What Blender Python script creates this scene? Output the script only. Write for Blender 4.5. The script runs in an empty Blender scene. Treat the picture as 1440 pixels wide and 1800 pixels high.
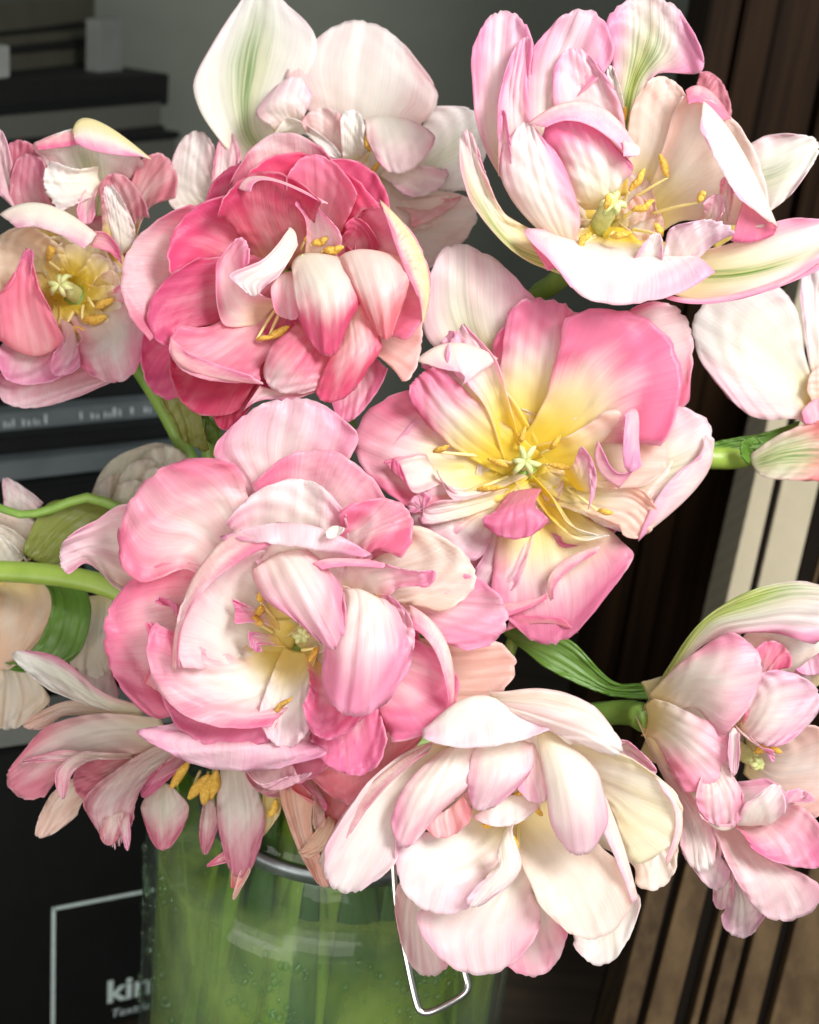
import bpy, bmesh, math, random
import numpy as np
from mathutils import Vector, Matrix

# ------------------------------------------------------------------ camera
K = 0.00016            # metres per unit; one unit is one photo pixel at distance F
F = 2300.0             # focal length in photo pixels
W, H = 1440, 1800
scene = bpy.context.scene
_dn = np.array([-630.0, -5500.0, -2300.0]); _dn /= np.linalg.norm(_dn)
_Z = -_dn
_f = np.array([0, 0, -1.0]); _Y = _f - _Z * _f.dot(_Z); _Y /= np.linalg.norm(_Y)
_X = np.cross(_Y, _Z)
RM = np.array([_X, _Y, _Z])
CAM = np.array([0.0, 0.0, 0.46])
UP = np.array([0, 0, 1.0])
VIEW = RM @ _f
cd = bpy.data.cameras.new('camera'); cam = bpy.data.objects.new('camera', cd)
scene.collection.objects.link(cam); scene.camera = cam
m = Matrix([list(RM[0]), list(RM[1]), list(RM[2])]).to_4x4(); m.translation = Vector(CAM)
cam.matrix_world = m
cd.sensor_fit = 'VERTICAL'; cd.sensor_height = 36.0; cd.lens = F / H * 36.0
cd.clip_start = 0.01; cd.clip_end = 20
cd.dof.use_dof = True; cd.dof.focus_distance = 2400 * K; cd.dof.aperture_fstop = 14

# ------------------------------------------------------------------ light
w = bpy.data.worlds.new('World'); scene.world = w; w.use_nodes = True
bg = w.node_tree.nodes['Background']; bg.inputs[0].default_value = (0.88, 0.94, 1.0, 1); bg.inputs[1].default_value = 0.30
def area(name, loc, target, size, power, col):
    l = bpy.data.lights.new(name, 'AREA'); l.shape = 'RECTANGLE'; l.size = size[0]; l.size_y = size[1]
    l.energy = power; l.color = col
    o = bpy.data.objects.new(name, l); scene.collection.objects.link(o)
    o.location = loc
    o.rotation_euler = (Vector(target) - Vector(loc)).to_track_quat('-Z', 'Y').to_euler()
    return o
area('window_light', (0.38, 0.02, 0.84), (0.0, 0.38, 0.28), (0.26, 0.34), 9.2, (1.0, 0.995, 0.985))
area('room_light', (-0.05, -0.55, 0.55), (0, 0.45, 0.2), (0.6, 0.6), 4.2, (1.0, 0.95, 0.88))
area('jar_fill', (-0.26, -0.02, 0.12), (0.0, 0.42, 0.16), (0.3, 0.2), 0.8, (1.0, 0.97, 0.9))  # added weak lamp, low at front left, to brighten the jar
scene.view_settings.view_transform = 'Standard'; scene.view_settings.look = 'None'
scene.view_settings.exposure = 0.0; scene.view_settings.gamma = 1.0
scene.render.engine = 'CYCLES'
scene.cycles.max_bounces = 10; scene.cycles.transparent_max_bounces = 24
scene.cycles.transmission_bounces = 8; scene.cycles.diffuse_bounces = 6

# ------------------------------------------------------------------ helpers
def at(px, py, d):
    p = np.array([(px - W / 2) * d / F, -(py - H / 2) * d / F, -d], float) * K
    return RM @ p + CAM
def atv(px, py, d):
    p = np.stack([(px - W / 2) * d / F, -(py - H / 2) * d / F, -d], -1) * K
    return p @ RM.T + CAM
def at_z(px, py, z):
    r = RM @ np.array([(px - W / 2) / F, -(py - H / 2) / F, -1.0])
    return CAM + r * ((z - CAM[2]) / r[2])
COL = scene.collection
def empty(name, loc, label, cat, group=None):
    o = bpy.data.objects.new(name, None); COL.objects.link(o); o.location = loc; o.empty_display_size = 0.01
    o['label'] = label; o['category'] = cat
    if group: o['group'] = group
    return o
def tag(o, label=None, cat=None, group=None, kind=None):
    if label: o['label'] = label
    if cat: o['category'] = cat
    if group: o['group'] = group
    if kind: o['kind'] = kind
    return o
def meshobj(name, verts, faces, mat, parent=None, smooth=True):
    """verts in world space; stored relative to the parent empty"""
    v = np.asarray(verts, float)
    if parent is not None: v = v - np.array(parent.location)
    me = bpy.data.meshes.new(name); me.from_pydata(v.tolist(), [], faces); me.update()
    if smooth: me.polygons.foreach_set('use_smooth', [True] * len(me.polygons))
    o = bpy.data.objects.new(name, me); COL.objects.link(o)
    if mat: me.materials.append(mat)
    if parent is not None: o.parent = parent
    return o
def catmull(P, ts):
    """P (n,k) knots with chord parameter 0..1, evaluated at ts"""
    P = np.asarray(P, float); n = len(P)
    d = np.maximum(np.linalg.norm(np.diff(P[:, :3], axis=0), axis=1), 1e-6) ** 0.8
    kn = np.concatenate([[0], np.cumsum(d)]); kn /= kn[-1]
    T = np.zeros_like(P)
    for i in range(n):
        a, b = max(i - 1, 0), min(i + 1, n - 1)
        T[i] = (P[b] - P[a]) / (kn[b] - kn[a])
    ts = np.clip(ts, 0, 1)
    idx = np.clip(np.searchsorted(kn, ts, side='right') - 1, 0, n - 2)
    h = (kn[idx + 1] - kn[idx]); u = (ts - kn[idx]) / h
    sh = ts.shape
    u = u[..., None]; h = h[..., None]
    return ((2*u**3 - 3*u**2 + 1) * P[idx] + (u**3 - 2*u**2 + u) * h * T[idx]
            + (-2*u**3 + 3*u**2) * P[idx + 1] + (u**3 - u**2) * h * T[idx + 1])
def tube(name, pts, rads, mat, parent=None, sides=10, steps=24, cap=True):
    """smooth tube through world points"""
    P = np.asarray(pts, float); R = np.asarray(rads, float)
    Q = catmull(np.column_stack([P, R]), np.linspace(0, 1, steps))
    C, r = Q[:, :3], Q[:, 3]
    verts, faces = [], []
    t = np.gradient(C, axis=0); t /= np.linalg.norm(t, axis=1)[:, None] + 1e-12
    n = np.cross(t[0], [0.3, 0.5, 0.8]); n /= np.linalg.norm(n)
    for i in range(steps):
        n = n - t[i] * n.dot(t[i]); n /= np.linalg.norm(n); b = np.cross(t[i], n)
        for j in range(sides):
            a = 2 * math.pi * j / sides
            verts.append(C[i] + r[i] * (math.cos(a) * n + math.sin(a) * b))
    for i in range(steps - 1):
        for j in range(sides):
            k = (j + 1) % sides
            faces.append((i*sides + j, i*sides + k, (i+1)*sides + k, (i+1)*sides + j))
    if cap:
        faces.append(tuple(range(sides))[::-1]); faces.append(tuple((steps-1)*sides + j for j in range(sides)))
    return meshobj(name, verts, faces, mat, parent)
def boxmesh(name, p0, ex, ey, ez, mat, parent=None, bev=0.0006):
    """box with corner p0 and three edge vectors"""
    p0, ex, ey, ez = [np.asarray(a, float) for a in (p0, ex, ey, ez)]
    bm = bmesh.new()
    vs = [bm.verts.new(p0 + ex*i + ey*j + ez*k) for k in (0, 1) for j in (0, 1) for i in (0, 1)]
    for f in ((0,2,3,1),(4,5,7,6),(0,1,5,4),(2,6,7,3),(0,4,6,2),(1,3,7,5)): bm.faces.new([vs[i] for i in f])
    bmesh.ops.recalc_face_normals(bm, faces=bm.faces)
    if bev: bmesh.ops.bevel(bm, geom=list(bm.edges), offset=bev, segments=2, affect='EDGES')
    if parent is not None: bmesh.ops.translate(bm, verts=bm.verts, vec=-Vector(parent.location))
    me = bpy.data.meshes.new(name); bm.to_mesh(me); bm.free()
    o = bpy.data.objects.new(name, me); COL.objects.link(o); me.materials.append(mat)
    if parent is not None: o.parent = parent
    return o

# ------------------------------------------------------------------ materials
def lin(r, g, b):
    return tuple(((c/255)/12.92 if c/255 <= 0.04045 else ((c/255+0.055)/1.055)**2.4) for c in (r, g, b))
def newmat(name):
    mt = bpy.data.materials.new(name); mt.use_nodes = True
    nt = mt.node_tree; nt.nodes.clear()
    out = nt.nodes.new('ShaderNodeOutputMaterial')
    return mt, nt, out
class NB:
    def __init__(s, nt): s.nt = nt
    def n(s, t, **kw):
        nd = s.nt.nodes.new(t)
        for k, v in kw.items(): setattr(nd, k, v)
        return nd
    def link(s, a, b): s.nt.links.new(a, b)
    def math(s, op, a, b=None, clamp=False):
        nd = s.n('ShaderNodeMath', operation=op); nd.use_clamp = clamp
        for i, v in enumerate((a, b)):
            if v is None: continue
            if isinstance(v, (int, float)): nd.inputs[i].default_value = v
            else: s.link(v, nd.inputs[i])
        return nd.outputs[0]
    def mix(s, f, a, b, blend='MIX'):
        nd = s.n('ShaderNodeMix', data_type='RGBA', blend_type=blend)
        for i, v in ((0, f), (6, a), (7, b)):
            if isinstance(v, (int, float)): nd.inputs[i].default_value = v
            elif isinstance(v, tuple): nd.inputs[i].default_value = (*v, 1) if len(v) == 3 else v
            else: s.link(v, nd.inputs[i])
        return nd.outputs[2]
    def noise(s, vec, scale, detail=3, rough=0.55):
        nd = s.n('ShaderNodeTexNoise'); nd.inputs['Scale'].default_value = scale
        nd.inputs['Detail'].default_value = detail; nd.inputs['Roughness'].default_value = rough
        if vec is not None: s.link(vec, nd.inputs['Vector'])
        return nd.outputs[0]
    def mapping(s, vec, scale, loc=None):
        nd = s.n('ShaderNodeMapping'); nd.inputs['Scale'].default_value = scale
        s.link(vec, nd.inputs['Vector'])
        if loc is not None: s.link(loc, nd.inputs['Location'])
        return nd.outputs[0]
    def ramp(s, f, a, b):
        nd = s.n('ShaderNodeMapRange', interpolation_type='SMOOTHSTEP'); s.link(f, nd.inputs[0])
        nd.inputs[1].default_value = a; nd.inputs[2].default_value = b
        return nd.outputs[0]

def petal_material():
    mt, nt, out = newmat('tulip_petal'); b = NB(nt)
    uv = b.n('ShaderNodeUVMap', uv_map='UV').outputs[0]
    pig = b.n('ShaderNodeVertexColor', layer_name='pig').outputs[0]
    sep = b.n('ShaderNodeSeparateColor'); b.link(pig, sep.inputs[0])
    tint = b.n('ShaderNodeVertexColor', layer_name='tint').outputs[0]
    rnd = b.n('ShaderNodeObjectInfo').outputs['Random']
    off = b.n('ShaderNodeCombineXYZ'); b.link(b.math('MULTIPLY', rnd, 37.0), off.inputs[0]); b.link(b.math('MULTIPLY', rnd, 91.0), off.inputs[2])
    uv0 = uv; wn = b.n('ShaderNodeTexNoise'); wn.inputs['Scale'].default_value = 2.2; b.link(b.mapping(uv, (1, 1, 1), off.outputs[0]), wn.inputs['Vector'])
    wv = b.n('ShaderNodeVectorMath', operation='MULTIPLY_ADD'); b.link(wn.outputs['Color'], wv.inputs[0]); wv.inputs[1].default_value = (0.10, 0.05, 0); b.link(uv, wv.inputs[2])
    uv = wv.outputs[0]
    v1 = b.mapping(uv, (34, 1.3, 1), off.outputs[0]); n1 = b.noise(v1, 1.0, 4, 0.6)       # long veins
    v2 = b.mapping(uv, (105, 2.6, 1), off.outputs[0]); n2 = b.noise(v2, 1.0, 3, 0.6)      # fine veins
    v3 = b.mapping(uv, (4.5, 2.2, 1), off.outputs[0]); n3 = b.noise(v3, 1.0, 3, 0.5)      # blotches
    pk = sep.outputs[0]
    dev = b.math('ADD', b.math('MULTIPLY', b.math('SUBTRACT', n1, 0.5), 0.24),
                 b.math('ADD', b.math('MULTIPLY', b.math('SUBTRACT', n2, 0.5), 0.42), b.math('MULTIPLY', b.math('SUBTRACT', n3, 0.5), 1.2)))
    wgt = b.math('ADD', b.math('MULTIPLY', b.math('MULTIPLY', pk, b.math('SUBTRACT', 1.15, pk)), 2.6), 0.05)
    pf = b.math('ADD', pk, b.math('MULTIPLY', dev, wgt), clamp=True)
    white = b.mix(b.math('MULTIPLY', n3, 0.6), (0.965, 0.955, 0.935), (0.96, 0.935, 0.86))
    c = b.mix(pf, white, tint)
    dark = b.mix(0.5, tint, (0.70, 0.10, 0.22))
    c = b.mix(b.math('MULTIPLY', b.ramp(n2, 0.52, 0.75), b.math('MULTIPLY', pf, 0.13)), c, dark)
    c = b.mix(b.math('MULTIPLY', sep.outputs[2], 1.0, clamp=True), c, (0.95, 0.79, 0.10))
    c = b.mix(b.math('MULTIPLY', b.ramp(n2, 0.35, 0.7), 0.06), c, b.mix(1.0, c, (0.80, 0.66, 0.62), 'MULTIPLY'))
    gdev = b.math('ADD', b.math('MULTIPLY', b.math('SUBTRACT', n1, 0.5), 2.4), b.math('MULTIPLY', b.math('SUBTRACT', n2, 0.5), 0.8))
    gf = b.math('ADD', sep.outputs[1], b.math('MULTIPLY', gdev, b.math('MULTIPLY', sep.outputs[1], 1.1)), clamp=True)
    gf = b.math('MULTIPLY', gf, b.math('GREATER_THAN', sep.outputs[1], 0.003))
    gcol = b.mix(b.ramp(n1, 0.4, 0.65), (0.62, 0.66, 0.16), (0.20, 0.36, 0.06))
    c = b.mix(gf, c, gcol)
    suv = b.n('ShaderNodeSeparateXYZ'); b.link(uv0, suv.inputs[0])
    ed = b.math('MINIMUM', b.math('MULTIPLY', b.math('MINIMUM', suv.outputs[0], b.math('SUBTRACT', 1.0, suv.outputs[0])), 0.8), b.math('SUBTRACT', 1.0, suv.outputs[1]))
    rim = b.math('SUBTRACT', 1.0, b.ramp(b.math('ADD', ed, b.math('MULTIPLY', b.math('SUBTRACT', n3, 0.5), 0.012)), 0.004, 0.022))
    c = b.mix(b.math('MULTIPLY', rim, b.math('MULTIPLY', b.ramp(n3, 0.38, 0.68), 0.6)), c, b.mix(0.35, (0.93, 0.88, 0.86), tint))
    pr = b.n('ShaderNodeBsdfPrincipled'); b.link(c, pr.inputs['Base Color'])
    pr.inputs['Roughness'].default_value = 0.36; pr.inputs['Specular IOR Level'].default_value = 0.5
    pr.inputs['Sheen Weight'].default_value = 0.12; pr.inputs['Sheen Roughness'].default_value = 0.4
    hgt = b.math('ADD', b.math('MULTIPLY', n1, 0.7), b.math('MULTIPLY', n2, 0.7))
    bp = b.n('ShaderNodeBump'); bp.inputs['Strength'].default_value = 0.20; bp.inputs['Distance'].default_value = 0.001
    b.link(hgt, bp.inputs['Height']); b.link(bp.outputs[0], pr.inputs['Normal'])
    tr = b.n('ShaderNodeBsdfTranslucent'); b.link(c, tr.inputs[0]); b.link(bp.outputs[0], tr.inputs['Normal'])
    mx = b.n('ShaderNodeMixShader'); mx.inputs[0].default_value = 0.55
    b.link(pr.outputs[0], mx.inputs[1]); b.link(tr.outputs[0], mx.inputs[2]); b.link(mx.outputs[0], out.inputs[0])
    return mt
PETAL = petal_material()

def leaf_material(name, c0, c1, transl=0.2):
    mt, nt, out = newmat(name); b = NB(nt)
    uv = b.n('ShaderNodeUVMap', uv_map='UV').outputs[0]
    n1 = b.noise(b.mapping(uv, (30, 0.8, 1)), 1, 3); n3 = b.noise(b.mapping(uv, (3, 4, 1)), 1, 3)
    c = b.mix(b.math('ADD', b.math('MULTIPLY', n1, 0.6), b.math('MULTIPLY', n3, 0.45), clamp=True), c0, c1)
    pr = b.n('ShaderNodeBsdfPrincipled'); b.link(c, pr.inputs['Base Color']); pr.inputs['Roughness'].default_value = 0.30
    bp = b.n('ShaderNodeBump'); bp.inputs['Strength'].default_value = 0.4; bp.inputs['Distance'].default_value = 0.0008
    b.link(n1, bp.inputs['Height']); b.link(bp.outputs[0], pr.inputs['Normal'])
    tr = b.n('ShaderNodeBsdfTranslucent'); b.link(c, tr.inputs[0])
    mx = b.n('ShaderNodeMixShader'); mx.inputs[0].default_value = transl
    b.link(pr.outputs[0], mx.inputs[1]); b.link(tr.outputs[0], mx.inputs[2]); b.link(mx.outputs[0], out.inputs[0])
    return mt
LEAF = leaf_material('tulip_leaf', (0.05, 0.14, 0.015), (0.19, 0.36, 0.05))
OLIVE = leaf_material('tulip_leaf_olive', (0.13, 0.17, 0.025), (0.32, 0.35, 0.07))

def plain(name, col, rough=0.5, metal=0.0, nscale=0, namp=0.0, bump=0.0, stretch=(1, 1, 1), col2=None, spec=0.5, coord='Object'):
    mt, nt, out = newmat(name); b = NB(nt)
    pr = b.n('ShaderNodeBsdfPrincipled'); pr.inputs['Roughness'].default_value = rough; pr.inputs['Metallic'].default_value = metal
    pr.inputs['Specular IOR Level'].default_value = spec
    if nscale:
        tc = b.n('ShaderNodeTexCoord').outputs[coord]
        n = b.noise(b.mapping(tc, stretch), nscale, 4, 0.6)
        c2 = col2 or tuple(x * (1 - namp) for x in col)
        b.link(b.mix(b.ramp(n, 0.3, 0.7), col, c2), pr.inputs['Base Color'])
        if bump:
            bp = b.n('ShaderNodeBump'); bp.inputs['Strength'].default_value = bump; bp.inputs['Distance'].default_value = 0.001
            b.link(n, bp.inputs['Height']); b.link(bp.outputs[0], pr.inputs['Normal'])
    else: pr.inputs['Base Color'].default_value = (*col, 1)
    b.link(pr.outputs[0], out.inputs[0]); return mt
STEM = plain('tulip_stem', (0.13, 0.26, 0.035), 0.4, nscale=25, col2=(0.24, 0.38, 0.07), stretch=(3, 3, 0.6), coord='Object')
STEM_PALE = plain('tulip_stem_bright', (0.22, 0.34, 0.04), 0.4, nscale=25, col2=(0.30, 0.42, 0.07), stretch=(3, 3, 0.6))
STIGMA = plain('stigma', (0.46, 0.53, 0.19), 0.5, nscale=300, col2=(0.66, 0.68, 0.32), bump=0.3)
ANTHER = plain('anther', (0.60, 0.33, 0.03), 0.75, nscale=900, col2=(0.80, 0.52, 0.10), bump=0.8)
FILAMENT = plain('filament', (0.85, 0.72, 0.30), 0.5)
ANTHER_OLD = plain('anther_dried', (0.32, 0.16, 0.03), 0.8, nscale=700, col2=(0.62, 0.38, 0.08), bump=0.8)

TINT = dict(soft=lin(244, 170, 204), pink=lin(242, 142, 182), hot=lin(234, 100, 148), deep=lin(222, 72, 118),
            coral=lin(245, 146, 160), peach=lin(250, 216, 202), lilac=lin(243, 194, 214), dusty=lin(224, 140, 162), tan=lin(242, 222, 192))

# ------------------------------------------------------------------ petals
rng = np.random.RandomState(7)
def wob(n, x, seed):
    r = np.random.RandomState(seed); y = np.zeros_like(x)
    for k in range(n):
        y = y + r.uniform(0.4, 1) / (1 + 0.5 * k) * np.sin(x * (1.7 + 1.9 * k) * r.uniform(0.8, 1.3) + r.uniform(0, 6.28))
    return y / n
PCOUNT = [0]
class Tulip:
    def __init__(s, label, crop, d, base, defaults=None):
        """crop = (x0, y0, scale): tracing coordinates; d = distance of the receptacle"""
        s.crop, s.d = crop, d
        bx, by = s.px(*base)
        s.base = at(bx, by, d); s.bpx = (bx, by)
        s.e = empty('tulip', s.base, label, 'tulip', 'double tulips in the jar')
        s.df = dict(al=0.06, e=0.5, tp=0.35, g=0.0, gs=0.0, gw=0.35, y=0.25, yl=0.30, tint='soft', ru=7.0, fr=0.06, cr=0.0, rnd=0.07, bias=0.0, wt=1.0, bw=0.78, cm=0.12, pm=1.2)
        if defaults: s.df.update(defaults)
    def px(s, x, y): return s.crop[0] + x / s.crop[2], s.crop[1] + y / s.crop[2]
    def P(s, spec, name='petal', mat=None, nu=27, nv=33, **kw):
        a = dict(s.df); a.update(kw); PCOUNT[0] += 1; seed = PCOUNT[0] * 13
        r = np.random.RandomState(seed)
        L, M, R = [], [], []
        rows = [[float(t) for t in row.split()] for row in spec.split('/')]
        for i, q in enumerate(rows):
            if len(q) == 3:                              # base: a strip about half as wide as the next row
                n_ = rows[i + 1]; k = a['bw']
                q = [q[0] + k*(n_[0]-n_[2]), q[1] + k*(n_[1]-n_[3]), q[0], q[1]+0.1, q[0] + k*(n_[4]-n_[2]), q[1] + k*(n_[5]-n_[3]), q[2], 4]
            if len(q) == 7: q.append(a.get('cup', 12.0))
            lx, ly = s.px(q[0], q[1]); mx, my = s.px(q[2], q[3]); rx, ry = s.px(q[4], q[5])
            L.append((lx, ly, q[6] + q[7])); M.append((mx, my, q[6])); R.append((rx, ry, q[6] + q[7]))
        L, M, R = map(np.array, (L, M, R))
        S = np.linspace(-1, 1, nu)[None, :].repeat(nv, 0); T = np.linspace(0, 1, nv)[:, None].repeat(nu, 1)
        size = np.linalg.norm(M[-1, :2] - M[0, :2]) + 0.5 * np.linalg.norm(L[-1, :2] - R[-1, :2])
        fr = a['fr']
        jag = (np.abs(wob(5, S * 9, seed)) ** 0.7) * 0.16 * fr + 0.03 * wob(4, S * 8, seed + 1) + 0.010 * wob(3, S * 31, seed + 10)
        Te = T * (1 - a['rnd'] * np.abs(S) ** 5 - jag * T ** 3)
        Se = S * (1.03 + 0.012 * wob(3, T * 26 + np.sign(S), seed + 11) + 0.045 * wob(3, T * 5 + 3 * np.sign(S), seed + 2) + 0.05 * fr * wob(4, T * 17 + np.sign(S), seed + 3))
        cl, cm, cr_ = catmull(L, Te), catmull(M, Te), catmull(R, Te)
        l0, l1, l2 = (Se * (Se - 1) / 2)[..., None], (1 - Se ** 2)[..., None], (Se * (Se + 1) / 2)[..., None]
        q = cl * l0 + cm * l1 + cr_ * l2
        wgt = 0.2 + 0.8 * np.maximum(np.abs(S) ** 2.5, T ** 4) ; wgt = wgt * np.minimum(1, T * 2.2)
        sc = min(1.0, size / 160.0)
        q[..., 2] += a['ru'] * sc * wgt * 2.1 * (wob(3, T * 9 + np.sign(S) * 2 * np.abs(S), seed + 4) + 0.8 * wob(3, S * 4 + T, seed + 5))
        q[..., 2] += a['ru'] * sc * (0.45 * wob(3, S * 6 + 0.6 * T, seed + 8) + 0.35 * wob(4, S * 13 + T * 2, seed + 9) * T) * np.minimum(1, T * 2)
        if a['cr']:
            q[..., 2] += a['cr'] * (np.exp(-((S - 0.05) / 0.09) ** 2) - 0.6 * np.exp(-((S - 0.05) / 0.22) ** 2)) * np.minimum(1, 3 * T)
        P3 = atv(q[..., 0], q[..., 1], s.d - q[..., 2])
        idx = np.arange(nu * nv).reshape(nv, nu)
        faces = np.stack([idx[:-1, :-1], idx[:-1, 1:], idx[1:, 1:], idx[1:, :-1]], -1).reshape(-1, 4).tolist()
        o = meshobj(name, P3.reshape(-1, 3), faces, mat or PETAL, s.e)
        me = o.data
        uv = me.uv_layers.new(name='UV')
        li = np.empty(len(me.loops), int); me.loops.foreach_get('vertex_index', li)
        U = np.stack([(S + 1) / 2, T], -1).reshape(-1, 2)
        uv.data.foreach_set('uv', U[li].ravel())
        ss = np.abs(S); sm = lambda x, p, w_: np.clip((x - p) / (w_ - p), 0, 1) ** 2 * (3 - 2 * np.clip((x - p) / (w_ - p), 0, 1))
        edge = sm(ss + 0.10 * wob(3, T * 6, seed + 6), 0.35, 1.05) * (1 + a['bias'] * np.sign(S))
        pk = a['al'] + a['e'] * edge * (0.35 + 0.65 * T) + a['tp'] * sm(T + 0.08 * wob(3, S * 5, seed + 7), 0.45, 1.0)
        gr = a['g'] * np.exp(-((S - a['gs']) / a['gw']) ** 2) * sm(T, -0.1, 0.25) * (1 - 0.8 * sm(T, 0.55, 1.0))
        yl = a['y'] * (1 - sm(T, 0.25 * a['yl'], 1.15 * a['yl'])) + a['cm'] * (1 - T)  # cm: broad cream wash, partly painting warm light bounced inside the cups
        pk = np.clip(a['pm'] * pk * (1 - 0.85 * yl), 0, 1)
        for nm, arr in (('pig', np.stack([pk, np.clip(gr, 0, 1), np.clip(yl, 0, 1), np.ones_like(pk)], -1)),):
            ca = me.color_attributes.new(nm, 'FLOAT_COLOR', 'POINT'); ca.data.foreach_set('color', arr.reshape(-1).astype(np.float32))
        tc = np.array(TINT[a['tint']] if isinstance(a['tint'], str) else a['tint']) * (1 + r.uniform(-0.06, 0.06, 3))
        ca = me.color_attributes.new('tint', 'FLOAT_COLOR', 'POINT')
        ca.data.foreach_set('color', np.tile(np.append(np.clip(tc, 0, 1), 1), nu * nv).astype(np.float32))
        so = o.modifiers.new('thickness', 'SOLIDIFY'); so.thickness = 0.00028 * a['wt']; so.offset = 0
        return o
    def fold(s, spec, **kw):
        kw.setdefault('rnd', 0.0); kw.setdefault('nv', 9); kw.setdefault('nu', 25); kw.setdefault('ru', 3.0); kw.setdefault('cup', 0)
        kw.setdefault('y', 0.0)
        return s.P(spec, name='petal_rim', **kw)
    def leaf(s, spec, mat=None, **kw):
        kw.setdefault('cup', 6)
        return s.P(spec, name='leaf', mat=mat or LEAF, wt=2.2, **kw)
    def ring(s, n, r, z0, z1, phase=0, sq=1.0, name='petal', **kw):
        """whorl of broad petals round the receptacle; r in crop units"""
        cx, cy = (s.bpx[0] - s.crop[0]) * s.crop[2], (s.bpx[1] - s.crop[1]) * s.crop[2]
        for i in range(n):
            a = 2*math.pi*(i + 0.3*math.sin(5.1*i + n))/n + phase; rr = r*(0.92 + 0.16*((i*0.618 + .3) % 1))
            h = 2*math.pi/n*0.62
            f = lambda q, da: (cx + rr*q*math.cos(a+da), cy - sq*rr*q*math.sin(a+da))
            row = lambda q, w_, z, b=1.0: '%.0f %.0f %.0f %.0f %.0f %.0f %.0f' % (*f(q*b, w_), *f(q, 0), *f(q*b, -w_), z)
            s.P('%.0f %.0f %.0f/%s/%s/%s' % (cx, cy, z0, row(.45, h*1.15, z0*.45+z1*.55), row(.8, h, z0*.15+z1*.85), row(1.02, h*.6, z1, .9)), **kw)
    def pt(s, x, y, z): a, b = s.px(x, y); return at(a, b, s.d - z)
    def pistil(s, x, y, z, size, tilt=(0, 0), spread=1.0):
        """ovary rising from the receptacle with three curled stigma lobes; size in photo px"""
        c = s.pt(x, y, z); bx, by = s.bpx
        ax = -VIEW + 0.5 * np.array([tilt[0], 0, tilt[1]]); ax /= np.linalg.norm(ax)
        u = np.cross(ax, UP); u /= np.linalg.norm(u); v = np.cross(ax, u); k = size * K
        verts, faces = [], []; n = 18; prof = [(-2.6, .10), (-2.4, .34), (-1.4, .42), (-0.5, .40), (-0.05, .34), (0.12, .30), (0.18, .05)]
        for h, r in prof:
            for j in range(n):
                a = 2*math.pi*j/n; rr = r * (1 + 0.13*math.cos(3*a))
                verts.append(c + k * (ax*h + rr*(math.cos(a)*u + math.sin(a)*v)))
        for i in range(len(prof)-1):
            for j in range(n): faces.append((i*n+j, i*n+(j+1) % n, (i+1)*n+(j+1) % n, (i+1)*n+j))
        p = meshobj('pistil', verts, faces, STIGMA, s.e)
        for j in range(3):
            for sg in (-1, 1):
                a = 2*math.pi*j/3 + 0.5 + sg*0.22
                rd = spread*rng.uniform(.7, 1.15)*(math.cos(a)*u + math.sin(a)*v); sd = np.cross(ax, rd) * sg
                o = tube('stigma_lobe', [c + k*(ax*.05), c + k*(ax*.30 + rd*.30 + sd*.04), c + k*(ax*.30 + rd*.62 + sd*.12), c + k*(ax*.02 + rd*.80 + sd*.22)],
                         [k*.13, k*.17, k*.15, k*.07], STIGMA, s.e, sides=8, steps=10)
                o.parent = p
        return p
    def stamen(s, x, y, z, ang, ln=34, wd=7, x0=None, y0=None, z0=5, old=False):
        """anther centred at (x, y), pointing along ang degrees in the picture, filament from (x0, y0)"""
        u = math.cos(math.radians(ang)), -math.sin(math.radians(ang)); sc = s.crop[2]
        a, b = s.pt(x - u[0]*ln*sc/2, y - u[1]*ln*sc/2, z - 4), s.pt(x + u[0]*ln*sc/2, y + u[1]*ln*sc/2, z + 10)
        if x0 is None: x0, y0 = (s.bpx[0] - s.crop[0])*sc, (s.bpx[1] - s.crop[1])*sc
        c0 = s.pt(x0*.5 + x*.5, y0*.5 + y*.5, z0*.6 + z*.3); mid = (c0 + a) / 2 - VIEW * 6 * K
        fl = tube('stamen', [c0, mid, a], [3.5*K, 3.2*K, 2.2*K], FILAMENT, s.e, sides=7, steps=12)
        m_ = (a + b) / 2 + (rng.rand(3) - .5) * 8 * K
        ob = tube('anther', [a, a*.75+b*.25 + (rng.rand(3)-.5)*3*K, m_, a*.2+b*.8, b], [wd*.35*K, wd*.95*K, wd*1.05*K, wd*.8*K, wd*.25*K], ANTHER_OLD if old else ANTHER, s.e, sides=8, steps=14)
        ob.parent = fl
    def stem(s, pts, rad=20, mat=None):
        """pts = picture points with distance, from the flower to the jar"""
        w_ = [s.base] + [at(*p) for p in pts]
        return tube('stem', w_, [rad*K*1.1] + [rad*K]*(len(w_)-1), mat or STEM, s.e, sides=14, steps=36)

# ------------------------------------------------------------------ setting: wall, table
JA = at(606, 1352, 2950)                       # centre of the jar's mouth
TABLE_Z = JA[2] - 0.262
WALL = plain('wall_paint', (0.165, 0.18, 0.145), 0.9, nscale=6, namp=0.18, bump=0.05)
WOODT = plain('table_wood', (0.05, 0.035, 0.022), 0.5, nscale=9, namp=0.5, stretch=(1, 12, 12))
o = meshobj('wall', [(-1.6, 1.18, -0.2), (1.6, 1.18, -0.2), (1.6, 1.18, 1.6), (-1.6, 1.18, 1.6)], [(0, 1, 2, 3)], WALL, smooth=False); tag(o, kind='structure')
o = boxmesh('table', (-0.9, -0.25, TABLE_Z - 0.03), (1.8, 0, 0), (0, 1.4, 0), (0, 0, 0.03), WOODT); tag(o, kind='structure')

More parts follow.
